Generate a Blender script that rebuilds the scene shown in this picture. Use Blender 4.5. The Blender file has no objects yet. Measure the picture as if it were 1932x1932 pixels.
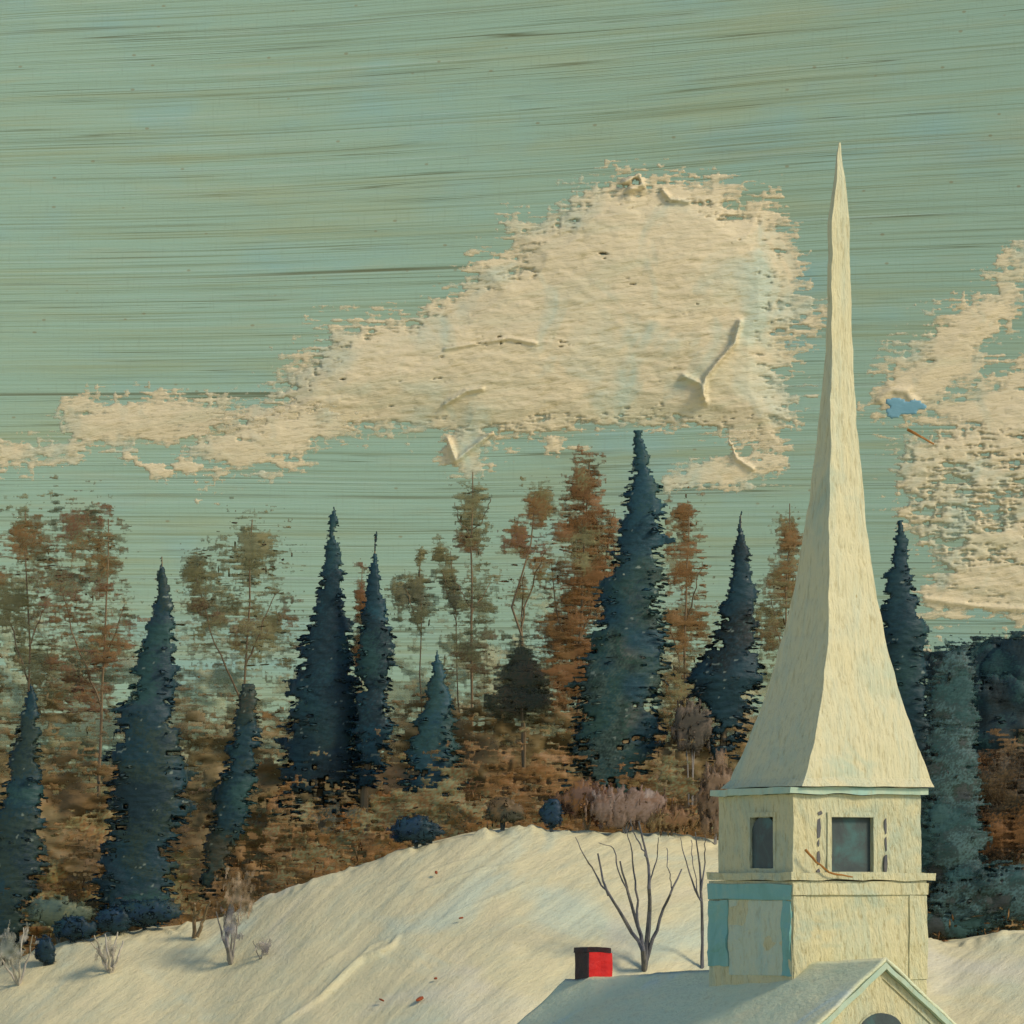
import bpy, math, random
import numpy as np
from mathutils import Vector

random.seed(7); RNG = np.random.default_rng(7)
scn = bpy.context.scene
COL = scn.collection

# ------------------------------------------------------------------ layout
K = 10650.0          # focal length in units of the 1932-wide plan
VH = 1640.0          # eye level
EYE = 12.0           # eye height over the churchyard
def P(u, v, d):
    return np.array([(u - 966.0) / K * d, d, EYE + (VH - v) / K * d])

# ------------------------------------------------------------------ noise
def _hash(ix, iy, iz, seed):
    h = (ix.astype(np.int64) * 374761393 + iy.astype(np.int64) * 668265263 + iz.astype(np.int64) * 2147483647 + seed * 1274126177)
    h = (h ^ (h >> 13)) * 1274126177
    h = h & 0xffffffff
    h = (h ^ (h >> 16)) & 0xffffff
    return h / float(0xffffff)
def vnoise(p, seed=0):
    p = np.asarray(p, float); f = np.floor(p); w = p - f; w = w * w * (3 - 2 * w)
    i = f.astype(np.int64); x, y, z = i[..., 0], i[..., 1], i[..., 2]
    r = 0
    for dx in (0, 1):
        for dy in (0, 1):
            for dz in (0, 1):
                wt = (w[..., 0] if dx else 1 - w[..., 0]) * (w[..., 1] if dy else 1 - w[..., 1]) * (w[..., 2] if dz else 1 - w[..., 2])
                r = r + wt * _hash(x + dx, y + dy, z + dz, seed)
    return r
def fbm(p, oct=4, seed=0, gain=.5):
    p = np.asarray(p, float); a, s, t = 1.0, 0, 0
    for k in range(oct):
        s = s + a * vnoise(p * (2.0 ** k), seed + k * 17); t += a; a *= gain
    return s / t          # 0..1, mean .5
def f2(x, y, oct=4, seed=0, gain=.5):
    x, y = np.broadcast_arrays(np.asarray(x, float), np.asarray(y, float))
    return fbm(np.stack([x, y, np.zeros_like(x)], -1), oct, seed, gain)

# ------------------------------------------------------------------ object helpers
def tag(o, label=None, cat=None, group=None, kind=None):
    if label: o['label'] = label
    if cat: o['category'] = cat
    if group: o['group'] = group
    if kind: o['kind'] = kind
    return o
def thing(name, loc, label, cat, group=None):
    o = bpy.data.objects.new(name, None); COL.objects.link(o)
    o.location = tuple(loc); o.empty_display_size = .5
    return tag(o, label, cat, group)
def root_of(p):
    while p.parent: p = p.parent
    return p
def make(name, verts, faces, mat, parent=None, colors=None, smooth=False):
    """link a mesh given in world coordinates; faces: (n,3)/(n,4) array or list"""
    verts = np.asarray(verts, float)
    if parent is not None:
        verts = verts - np.array(root_of(parent).location)
    me = bpy.data.meshes.new(name)
    if isinstance(faces, np.ndarray):
        n, k = faces.shape
        me.vertices.add(len(verts)); me.vertices.foreach_set('co', verts.ravel())
        me.loops.add(n * k); me.loops.foreach_set('vertex_index', faces.astype(np.int32).ravel())
        me.polygons.add(n)
        me.polygons.foreach_set('loop_start', (np.arange(n) * k).astype(np.int32))
        me.update(calc_edges=True); me.validate()
    else:
        me.from_pydata([tuple(v) for v in verts], [], [tuple(f) for f in faces]); me.update()
    if colors is not None:
        a = me.color_attributes.new('Col', 'FLOAT_COLOR', 'POINT')
        c = np.ones((len(verts), 4)); c[:, :colors.shape[1]] = colors
        a.data.foreach_set('color', c.ravel())
    me.materials.append(mat)
    if smooth:
        me.polygons.foreach_set('use_smooth', np.ones(len(me.polygons), bool))
    o = bpy.data.objects.new(name, me); COL.objects.link(o)
    if parent is not None: o.parent = parent
    return o

# ------------------------------------------------------------------ materials
class N:
    def __init__(s, name):
        s.m = bpy.data.materials.new(name); s.m.use_nodes = True
        s.t = s.m.node_tree; s.b = s.t.nodes['Principled BSDF']
        s.b.inputs['Roughness'].default_value = .55
        s.b.inputs['Specular IOR Level'].default_value = .25
    def n(s, typ, **kw):
        x = s.t.nodes.new(typ)
        for k, v in kw.items():
            if hasattr(x, k): setattr(x, k, v)
            else: x.inputs[k.replace('_', ' ')].default_value = v
        return x
    def l(s, a, b): s.t.links.new(a, b)
    def obj(s): return s.n('ShaderNodeTexCoord').outputs['Object']
    def mapn(s, vec, scale=(1, 1, 1), rot=(0, 0, 0), loc=(0, 0, 0)):
        # turn first, then stretch
        r = s.n('ShaderNodeVectorRotate', rotation_type='EULER_XYZ'); s.l(vec, r.inputs['Vector']); r.inputs['Rotation'].default_value = rot
        m = s.n('ShaderNodeMapping'); s.l(r.outputs[0], m.inputs['Vector'])
        m.inputs['Scale'].default_value = scale; m.inputs['Location'].default_value = loc
        return m.outputs[0]
    def noise(s, vec, scale=1, detail=4, rough=.55, dist=0):
        x = s.n('ShaderNodeTexNoise'); s.l(vec, x.inputs['Vector'])
        x.inputs['Scale'].default_value = scale; x.inputs['Detail'].default_value = detail
        x.inputs['Roughness'].default_value = rough; x.inputs['Distortion'].default_value = dist
        return x.outputs['Fac']
    def ramp(s, fac, stops):
        r = s.n('ShaderNodeValToRGB'); s.l(fac, r.inputs[0]); e = r.color_ramp.elements
        while len(e) < len(stops): e.new(.5)
        for k, (p, c) in enumerate(stops):
            e[k].position = p; e[k].color = (c, c, c, 1) if not isinstance(c, tuple) else (*c, 1)
        return r.outputs[0]
    def math(s, op, a, b=None, c=None):
        m = s.n('ShaderNodeMath', operation=op)
        for k, x in enumerate((a, b, c)):
            if x is None: continue
            if isinstance(x, (int, float)): m.inputs[k].default_value = x
            else: s.l(x, m.inputs[k])
        return m.outputs[0]
    def mix(s, fac, a, b, mode='MIX'):
        m = s.n('ShaderNodeMix', data_type='RGBA', blend_type=mode)
        for k, x in ((0, fac), (6, a), (7, b)):
            if isinstance(x, (int, float)): m.inputs[k].default_value = x
            elif isinstance(x, tuple): m.inputs[k].default_value = (*x, 1)
            else: s.l(x, m.inputs[k])
        return m.outputs[2]
    def bump(s, h, strength, dist, prev=None):
        b = s.n('ShaderNodeBump'); s.l(h, b.inputs['Height'])
        b.inputs['Strength'].default_value = strength; b.inputs['Distance'].default_value = dist
        if prev is not None: s.l(prev, b.inputs['Normal'])
        return b.outputs[0]
    def out(s, col, nrm=None):
        if isinstance(col, tuple): s.b.inputs['Base Color'].default_value = (*col, 1)
        else: s.l(col, s.b.inputs['Base Color'])
        if nrm is not None: s.l(nrm, s.b.inputs['Normal'])
        return s.m

def weave(n, vec, freq):
    """fine canvas threads, as relief"""
    sep = n.n('ShaderNodeSeparateXYZ'); n.l(vec, sep.inputs[0])
    a = n.math('SINE', n.math('MULTIPLY', n.math('ADD', sep.outputs[0], n.math('MULTIPLY', sep.outputs[1], .4)), freq))
    b = n.math('SINE', n.math('MULTIPLY', sep.outputs[2], freq))
    return n.math('ADD', a, b)

def paint(name, cols, scale=(1, 1, 1), rot=(0, 0, 0), fine=3.0, bump=.6, bdist=.05, pits=None, cvs=18.0, cscale=.6, extra=None, furrow=None):
    """brushed oil paint: colour drifts along the stroke, bristle furrows as relief, thin paint at the bottom of the furrows"""
    n = N(name); o = n.obj()
    w = n.mapn(o, scale, rot)
    a = n.noise(w, cscale, 4, .65, .6)
    k = len(cols) - 1
    col = n.ramp(a, [(.33 + .34 * i / k, c) for i, c in enumerate(cols)])
    h = n.noise(w, fine, 5, .68, .2)
    if extra: col = extra(n, o, col)
    if furrow:
        col = n.mix(n.ramp(h, [(.30, furrow[1]), (.47, 0.0)]), col, furrow[0])
        col = n.mix(n.ramp(h, [(.56, 0.0), (.74, .35)]), col, (.74, .65, .41))  # pale highlights painted along the bristle ridges
    if pits:
        pn = n.noise(n.mapn(o, tuple(x * 1.7 for x in scale), rot, (3, 7, 1)), fine * .8, 3, .6, .2)
        col = n.mix(n.ramp(pn, [(pits[1], 0.0), (pits[1] + .07, 1.0)]), col, pits[0])
    return n.out(col, n.bump(h, bump, bdist))

CREAM = (.66, .54, .29); CREAM2 = (.58, .50, .28); CREAM3 = (.53, .53, .33); OCHRE = (.36, .27, .09)
GREENISH = (.50, .57, .40); TEAL = (.16, .36, .31)

def stroke_patches(n, o, col, c, sc, lo, hi):
    return n.mix(n.ramp(n.noise(o, sc, 3, .6, .8), [(lo, 0.0), (hi, 1.0)]), col, c)

M = {}
DRAB = (.36, .30, .13)
M['snow'] = paint('snow_paint', [(.57, .55, .34), (.63, .57, .33), (.67, .59, .34)], (.5, 1.6, 1.6), (0, 0, -.9), 4.2, .65, .07, (OCHRE, .72), 25, .5,
                  lambda n, o, c: stroke_patches(n, o, stroke_patches(n, o, c, (.53, .57, .40), .20, .54, .70), (.63, .59, .42), .13, .58, .74), (DRAB, .32))
M['wall'] = paint('wall_paint', [(.54, .56, .36), (.62, .58, .335), (.66, .595, .325)], (2.4, 2.4, .62), (0, .15, 0), 4.2, .9, .12, (OCHRE, .68), 22, .7,
                  lambda n, o, c: stroke_patches(n, o, c, (.48, .53, .36), .6, .52, .66), (DRAB, .8))
M['spire'] = paint('spire_paint', [(.57, .58, .38), (.64, .60, .36), (.67, .61, .35)], (2.6, 2.6, .38), (0, 0, 0), 3.6, .85, .10, (OCHRE, .71), 22, .8,
                   lambda n, o, c: stroke_patches(n, o, c, (.48, .54, .37), .35, .56, .68), (DRAB, .6))
M['roof'] = paint('roof_snow_paint', [(.60, .66, .43), (.66, .68, .43), (.69, .66, .40)], (.9, .9, 1.8), (0, 0, .5), 4.0, .8, .09, (OCHRE, .74), 22, .6,
                  lambda n, o, c: stroke_patches(n, o, c, (.58, .65, .52), .35, .54, .68), (DRAB, .3))
M['mint'] = paint('mint_paint', [(.30, .48, .39), (.42, .52, .37), (.34, .48, .36)], (1, 1, .5), (0, 0, 0), 4.0, .6, .05, None, 22, 1.0, None, (DRAB, .4))
M['teal'] = paint('teal_paint', [(.15, .34, .28), (.18, .40, .35), (.26, .42, .32)], (1, 1, .5), (0, 0, 0), 4.0, .6, .04, None, 22, 1.0)
M['cloud'] = paint('cloud_paint', [(.61, .56, .36), (.68, .58, .37), (.71, .60, .37)], (.32, .32, 1.5), (0, .15, 0), 2.6, .8, .13, (OCHRE, .70), 12, .3,
                   lambda n, o, c: stroke_patches(n, o, c, (.49, .54, .40), .2, .50, .68), (DRAB, .6))
_a = M['cloud'].node_tree.nodes.new('ShaderNodeAttribute'); _a.attribute_name = 'Col'; M['cloud'].node_tree.links.new(_a.outputs['Alpha'], M['cloud'].node_tree.nodes['Principled BSDF'].inputs['Alpha'])
M['glass'] = paint('window_glass', [(.045, .06, .06), (.055, .075, .07), (.06, .13, .12)], (1, 1, 1), (0, 0, 0), 4.0, .4, .03, None, 22, 1.0)
M['dark'] = paint('dark_paint', [(.08, .085, .09), (.15, .14, .12)], (1, 1, 1), (0, 0, 0), 4, .5, .03, None, 22, 1.0)
M['red'] = paint('red_brick_paint', [(.42, .006, .008), (.62, .016, .012)], (1, 1, 1), (0, 0, 0), 4, .6, .05, None, 22, 2.0)
M['shade_brick'] = paint('shade_brick_paint', [(.012, .008, .010), (.035, .008, .010)], (1, 1, 1), (0, 0, 0), 4, .6, .05, None, 22, 2.5)  # near-black brick, shade painted into the colour of the left face and cap
M['twig'] = paint('brown_bristle', [(.26, .11, .02), (.36, .17, .04)], (1, 1, 1), (0, 0, 0), 8, .4, .01, None, 22, 3)  # brown of the two loose brush bristles
M['leaf'] = paint('red_leaf', [(.22, .05, .015), (.34, .08, .02)], (1, 1, 1), (0, 0, 0), 8, .4, .01, None, 22, 3)
M['blue'] = paint('blue_paint', [(.14, .30, .36), (.18, .36, .42)], (.5, 1, 1), (0, 0, 0), 3, .6, .05, None, 12, .6)
M['bark'] = paint('brown_bark', [(.17, .115, .06), (.22, .16, .08)], (2, 2, .6), (0, 0, 0), 4, .6, .03, None, 22, 1.5)
M['dbark'] = paint('dark_bark', [(.02, .035, .04), (.04, .05, .045)], (2, 2, .6), (0, 0, 0), 4, .6, .03, None, 22, 1.5)
M['gbark'] = paint('grey_bark', [(.13, .125, .125), (.24, .22, .19), (.32, .29, .23)], (2, 2, .5), (0, 0, 0), 4, .6, .03, None, 22, 1.6)
M['slate'] = paint('slate_bark', [(.05, .055, .06), (.10, .10, .10), (.17, .155, .13)], (2, 2, .5), (0, 0, 0), 4, .6, .03, None, 22, 1.8)
M['pbark'] = paint('pale_grey_bark', [(.30, .28, .23), (.40, .36, .28), (.48, .43, .32)], (2, 2, .5), (0, 0, 0), 4, .6, .03, None, 22, 1.6)

def leafmat(name):
    n = N(name); o = n.obj()
    a = n.n('ShaderNodeAttribute'); a.attribute_name = 'Col'
    v = n.noise(n.mapn(o, (2.5, 2.5, 6)), 1.2, 4, .6)
    col = n.mix(.5, a.outputs['Color'], n.mix(n.ramp(v, [(.3, .0), (.7, 1.0)]), (.72, .75, .78), (1.28, 1.24, 1.18)), 'MULTIPLY')
    n.l(a.outputs['Alpha'], n.b.inputs['Alpha'])
    return n.out(col, n.bump(n.noise(n.mapn(o, (3, 3, 14)), 2, 2, .6), .4, .03))
M['leafdab'] = leafmat('foliage_paint')

def sky_material():
    n = N('sky_paint'); o = n.obj()
    sep = n.n('ShaderNodeSeparateXYZ'); n.l(o, sep.inputs[0])
    x, z = sep.outputs[0], sep.outputs[2]
    up = n.math('MULTIPLY', n.math('SUBTRACT', z, 75.0), 1 / 80.0); up.node.use_clamp = True
    wob = n.noise(n.mapn(o, (.009, .009, .015)), 1, 1, .5)
    z2 = n.math('ADD', n.math('SUBTRACT', z, n.math('MULTIPLY', n.math('MULTIPLY', x, .085), up)), n.math('MULTIPLY', wob, 3.5))
    cmb = n.n('ShaderNodeCombineXYZ'); n.l(x, cmb.inputs[0]); n.l(z2, cmb.inputs[2])
    q = cmb.outputs[0]
    nse = lambda sx, sz, loc=(0, 0, 0), d=4, r=.6, dist=0: n.noise(n.mapn(q, (sx, 1, sz), (0, 0, 0), loc), 1, d, r, dist)
    a = nse(.016, .10, d=5, r=.65)
    col = n.ramp(a, [(.34, (.315, .405, .275)), (.46, (.292, .420, .318)), (.56, (.285, .428, .335)), (.68, (.320, .415, .300))])
    b = nse(.03, .05, (11, 0, 3), 3)
    col = n.mix(n.ramp(b, [(.54, 0.0), (.72, .6)]), col, (.22, .41, .43))
    # thin ground colour coming through in long soft streaks
    s1 = nse(.010, .34, (5, 0, 9), 5, .68)
    col = n.mix(n.ramp(s1, [(.53, 0.0), (.68, .6)]), col, (.29, .325, .175))
    # bristle furrows: hair-thin, long and nearly straight
    s2 = nse(.012, 2.6, (2, 0, 4), 4, .65)
    col = n.mix(n.ramp(s2, [(.52, 0.0), (.66, .6)]), col, (.185, .235, .135))
    col = n.mix(n.ramp(s2, [(.32, .45), (.44, 0.0)]), col, (.38, .50, .44))
    lines = None
    for k, (sx, sz, lv, wd, st, gx, gz_) in enumerate(((.0025, .30, .50, .0045, .9, .010, .16), (.003, .55, .46, .006, .7, .012, .22), (.004, .95, .54, .008, .6, .016, .30), (.003, .75, .49, .007, .7, .014, .26), (.004, 1.3, .51, .010, .5, .018, .4))):
        ln = n.ramp(n.math('ABSOLUTE', n.math('SUBTRACT', nse(sx, sz, (8 + 13 * k, 0, 1 + 7 * k), 1, .5), lv)), [(.0, 1.0), (wd, 0.0)])
        gate = n.ramp(nse(gx, gz_, (1 + 5 * k, 0, 22 + k), 3), [(.49, 0.0), (.60, 1.0)])
        lm = n.math('MULTIPLY', ln, gate)
        col = n.mix(n.math('MULTIPLY', lm, st), col, (.115, .125, .06))
        lines = lm if lines is None else n.math('ADD', lines, lm)
    vo = n.n('ShaderNodeTexVoronoi'); n.l(n.mapn(q, (.20, 1, .36)), vo.inputs['Vector']); vo.inputs['Scale'].default_value = 1
    col = n.mix(n.ramp(vo.outputs['Distance'], [(.045, .55), (.085, 0.0)]), col, (.22, .17, .08))
    thr = n.noise(n.mapn(q, (2.2, 1, .25), (0, 0, 0), (4, 0, 6)), 1, 2, .6)
    col = n.mix(n.ramp(thr, [(.55, 0.0), (.75, .22)]), col, (.21, .27, .19))
    h = n.math('SUBTRACT', n.math('MULTIPLY', s2, -1.0), n.math('MULTIPLY', lines, .5))
    return n.out(col, n.bump(h, .5, .30))
M['sky'] = sky_material()

# ------------------------------------------------------------------ paint dabs (leaf-sized strokes, each a small closed lens)
class Dabs:
    NO = 6
    def __init__(s): s.c = []; s.a = []; s.b = []; s.t = []; s.col = []
    def add(s, c, a, b, t, col):
        s.c.append(c); s.a.append(a); s.b.append(b); s.t.append(t); s.col.append(col)
    def geo(s):
        C = np.concatenate(s.c); A = np.concatenate(s.a); B = np.concatenate(s.b); T = np.concatenate(s.t); co = np.concatenate(s.col)
        n = len(C); k = s.NO
        ang = np.linspace(0, 2 * np.pi, k, endpoint=False)[None] + RNG.uniform(-.3, .3, (n, k))
        rad = RNG.uniform(.65, 1.15, (n, k))
        ring = C[:, None] + A[:, None] * (np.cos(ang) * rad)[..., None] + B[:, None] * (np.sin(ang) * rad)[..., None]
        nr = np.cross(A, B); nr /= np.linalg.norm(nr, axis=1)[:, None] + 1e-9
        top = C + nr * T[:, None]; bot = C - nr * T[:, None]
        V = np.concatenate([ring, top[:, None], bot[:, None]], 1).reshape(-1, 3)
        base = (np.arange(n) * (k + 2))[:, None, None]
        f = []
        for i in range(0, k, 2):
            j, l = (i + 1) % k, (i + 2) % k
            f.append([i, j, l, k]); f.append([l, j, i, k + 1])
        F = (base + np.array(f)[None]).reshape(-1, 4)
        return V, F, np.repeat(co, k + 2, 0)
    def build(s, name, mat, parent=None):
        V, F, cc = s.geo()
        return make(name, V, F, mat, parent, cc)

def with_alpha(c, m, used, lo=.25, k=.7, top=1.):
    a = np.clip(lo + (1 - lo) * np.tile(m.ravel(), 2)[used] / k, lo, 1) * top
    return np.concatenate([c[:, :3], a[:, None]], 1)
def palette(pos, cols, scale=.5, seed=3, jit=.06):
    """pigment drifts in blobs through the crown"""
    f = fbm(np.asarray(pos) * scale, 3, seed)
    f = np.clip((f - .28) / .44 + RNG.normal(0, .10, len(pos)), 0, .999)
    cols = np.array(cols); k = len(cols) - 1
    i = (f * k).astype(int); w = (f * k - i)[:, None]
    w = np.clip((w - .3) / .4, 0, 1)
    c = cols[i] * (1 - w) + cols[np.minimum(i + 1, k)] * w
    return np.clip(c * (1 + RNG.normal(0, jit, (len(pos), 1))), .003, 1)

def unit(v): return v / (np.linalg.norm(v, axis=1)[:, None] + 1e-9)

# ------------------------------------------------------------------ terrain
CREST = [(-2500, 1800), (-400, 1850), (0, 1822), (60, 1795), (130, 1778), (200, 1762), (330, 1748), (420, 1728), (500, 1692), (600, 1652), (700, 1626),
         (790, 1592), (870, 1572), (960, 1562), (1100, 1566), (1250, 1571), (1380, 1590), (1560, 1690), (1700, 1765), (1780, 1778), (1850, 1768), (1932, 1756), (2200, 1740), (4400, 1720)]
CU = np.array([c[0] for c in CREST], float); CV = np.array([c[1] for c in CREST], float)
YC = 190.0
def smooth_interp(u):
    return (np.interp(u, CU, CV) + np.interp(u - 14, CU, CV) + np.interp(u + 14, CU, CV)) / 3
def crest_z(x):
    u = 966 + np.asarray(x) / YC * K
    return EYE + (VH - smooth_interp(u)) / K * YC
def ground0(x, y):
    x, y = np.broadcast_arrays(np.asarray(x, float), np.asarray(y, float))
    zc = crest_z(x)
    t = YC - y
    tp = np.maximum(t, 0)
    front = zc - .56 * (np.sqrt(tp * tp + 1.2 ** 2) - 1.2)
    back = zc - .015 * np.maximum(-t, 0)
    far = np.clip((y - 225) / 60, 0, 1)
    back = back * (1 - far) + (EYE - 3.0) * far
    z = np.where(t > 0, front, back)
    z = np.where(z < 1.5, 1.5 * np.exp(np.minimum((z - 1.5), 0) / 1.5), z)    # foot of the slope runs out flat
    near = EYE - 1.7 - .34 * np.maximum(y - 3, 0)
    z = np.where(y < 60, np.maximum(z, near), z)
    return z
# the thick ridge of snow that runs diagonally up the slope
def hit(u, v):
    d = np.linspace(150, 192, 2101)
    x = (u - 966) / K * d; zr = EYE + (VH - v) / K * d
    below = zr <= ground0(x, d)
    i = int(np.argmax(below)) if below.any() else len(d) - 1
    return np.array([x[i], d[i], float(ground0(x[i], d[i]))])
RIDGES = [([(530, 1932), (600, 1886), (650, 1842), (685, 1815), (715, 1806), (738, 1790), (750, 1768)], .24, .11),
          ([(610, 1868), (668, 1822), (700, 1788), (735, 1772)], .09, .08),
          ([(250, 1752), (330, 1764), (400, 1755)], .08, .10), ([(590, 1835), (640, 1800)], .05, .06),
          ([(0, 1880), (140, 1860), (260, 1840)], .05, .07), ([(360, 1915), (470, 1890), (560, 1850)], .05, .07),
          ([(760, 1700), (900, 1640), (1000, 1625)], .05, .06), ([(820, 1740), (960, 1680), (1030, 1650)], .05, .06), ([(700, 1690), (840, 1632), (930, 1610)], .05, .06)]
def ridge_add(x, y):
    r = np.zeros_like(x)
    for pts, amp, wd in RIDGES:
        w = [hit(*p)[:2] for p in pts]
        best = np.full(x.shape, 1e9); along = np.zeros_like(x); L = len(w) - 1
        for k in range(L):
            a, b = w[k], w[k + 1]; ab = b - a
            t = np.clip(((x - a[0]) * ab[0] + (y - a[1]) * ab[1]) / (ab @ ab), 0, 1)
            d = np.hypot(x - a[0] - t * ab[0], y - a[1] - t * ab[1])
            along = np.where(d < best, (k + t) / L, along); best = np.minimum(best, d)
        r += amp * np.exp(-(best / wd) ** 2) * (.35 + .65 * np.sin(np.pi * np.clip(along, .02, .98)))
    return r
def build_ground():
    fx = np.arange(-20.0, 20.01, .085); fy = np.arange(170.0, 193.0, .085)
    ox = np.concatenate([-np.geomspace(700, 20.8, 26), [], fx, np.geomspace(20.8, 700, 26)])
    oy = np.concatenate([np.linspace(-60, 60, 25), np.linspace(66, 168.5, 36), fy, np.linspace(194, 240, 24), np.geomspace(245, 960, 30)])
    X, Y = np.meshgrid(ox, oy); Z = ground0(X, Y)
    vis = np.clip((Y - 166) / 6, 0, 1) * np.clip((198 - Y) / 4, 0, 1) * np.clip((24 - np.abs(X)) / 4, 0, 1)
    c, s = math.cos(.9), math.sin(.9)                     # strokes run up the slope to the right
    A = X * c + Y * s; B = -X * s + Y * c
    Z = Z + vis * ((f2(A * .3, B * 3.2, 4, 5) - .5) * .09 + (f2(X * .45, Y * .45, 3, 9) - .5) * .22)
    rim = np.exp(-((Y - YC + .4) / .7) ** 2)
    Z = Z + vis * rim * (f2(X * 2.2, Y * .8, 3, 21) - .45) * .45
    sel = vis > 0
    R = np.zeros_like(Z); R[sel] = ridge_add(X[sel], Y[sel]); Z = Z + R
    ny, nx = X.shape
    i = np.arange(ny * nx).reshape(ny, nx)
    F = np.stack([i[:-1, :-1], i[:-1, 1:], i[1:, 1:], i[1:, :-1]], -1).reshape(-1, 4)
    o = make('ground', np.stack([X, Y, Z], -1).reshape(-1, 3), F, M['snow'], None, None, True)
    tag(o, kind='structure')
build_ground()

# ------------------------------------------------------------------ sky
def build_sky():
    R = 900.0; na, nz = 90, 40
    a = np.linspace(-.75, .75, na); z = np.linspace(-60, 330, nz)
    A, Z = np.meshgrid(a, z)
    V = np.stack([R * np.sin(A), R * np.cos(A), EYE + Z], -1).reshape(-1, 3)
    i = np.arange(na * nz).reshape(nz, na)
    F = np.stack([i[:-1, :-1], i[:-1, 1:], i[1:, 1:], i[1:, :-1]], -1).reshape(-1, 4)
    tag(make('sky', V, F, M['sky'], None, None, True), kind='structure')
build_sky()

# ------------------------------------------------------------------ clouds: closed bodies with ragged, dry-brushed rims
def inside(poly, U, V):
    r = np.zeros(U.shape, bool); n = len(poly)
    for i in range(n):
        (x1, y1), (x2, y2) = poly[i], poly[(i + 1) % n]
        if y1 == y2: continue
        c = ((y1 > V) != (y2 > V)) & (U < (x2 - x1) * (V - y1) / (y2 - y1) + x1)
        r ^= c
    return r
def edge_dist(poly, U, V):
    best = np.full(U.shape, 1e9); n = len(poly)
    for i in range(n):
        a = np.array(poly[i], float); b = np.array(poly[(i + 1) % n], float); ab = b - a
        t = np.clip(((U - a[0]) * ab[0] + (V - a[1]) * ab[1]) / (ab @ ab), 0, 1)
        best = np.minimum(best, np.hypot(U - a[0] - t * ab[0], (V - a[1] - t * ab[1])))
    return best
def skin(U, V, ok, yf, yb, d, rimt=.03):
    """closed body on a grid: front surface at depth yf, back surface at yb, walled along every rim and hole"""
    X = (U - 966) / K * d; Z = EYE + (VH - V) / K * d
    ny, nx = U.shape; idx = np.arange(ny * nx).reshape(ny, nx)
    q = ok[:-1, :-1] & ok[:-1, 1:] & ok[1:, 1:] & ok[1:, :-1]
    f = np.stack([idx[1:, :-1], idx[1:, 1:], idx[:-1, 1:], idx[:-1, :-1]], -1)[q]
    e = np.concatenate([f[:, [k, (k + 1) % 4]] for k in range(4)])
    key = np.minimum(e[:, 0], e[:, 1]).astype(np.int64) * (ny * nx) + np.maximum(e[:, 0], e[:, 1])
    uq, inv, c = np.unique(key, return_inverse=True, return_counts=True)
    be = e[c[inv] == 1]
    rim = np.zeros(ny * nx, bool); rim[be.ravel()] = True
    yf = np.broadcast_to(yf, U.shape).ravel().copy(); yb = np.broadcast_to(yb, U.shape).ravel().copy(); mid = (yf + yb) / 2
    yf[rim] = mid[rim] - rimt; yb[rim] = mid[rim] + rimt
    off = ny * nx
    front = np.stack([X.ravel(), yf, Z.ravel()], -1); back = np.stack([X.ravel(), yb, Z.ravel()], -1)
    W = np.stack([be[:, 1], be[:, 0], be[:, 0] + off, be[:, 1] + off], -1)
    Fa = np.concatenate([f, f[:, ::-1] + off, W])
    used = np.unique(Fa); rem = np.zeros(2 * off, np.int64); rem[used] = np.arange(len(used))
    return np.concatenate([front, back])[used], rem[Fa], used
class Body:
    """several skins and dabs gathered into one mesh"""
    def __init__(s): s.V = []; s.F = []; s.C = []; s.n = 0
    def add(s, v, f, c):
        if len(f) == 0: return
        if c.shape[1] == 3: c = np.concatenate([c, np.ones((len(c), 1))], 1)
        s.V.append(v); s.F.append(f + s.n); s.C.append(c); s.n += len(v)
    def build(s, name, parent=None):
        return make(name, np.concatenate(s.V), np.concatenate(s.F), M['leafdab'], parent, np.concatenate(s.C), True)
def scumble(U, V, seed, h=(26., 2.9), v=(3.4, 15.)):
    """broken colour left by a dry brush on canvas threads"""
    return 2.3 * (f2(U / h[0], V / h[1], 3, seed, .6) - .5) + 1.0 * (f2(U / v[0], V / v[1], 3, seed + 3, .6) - .5) + 2.0 * (f2(U / 34., V / 26., 3, seed + 6) - .5)
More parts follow.
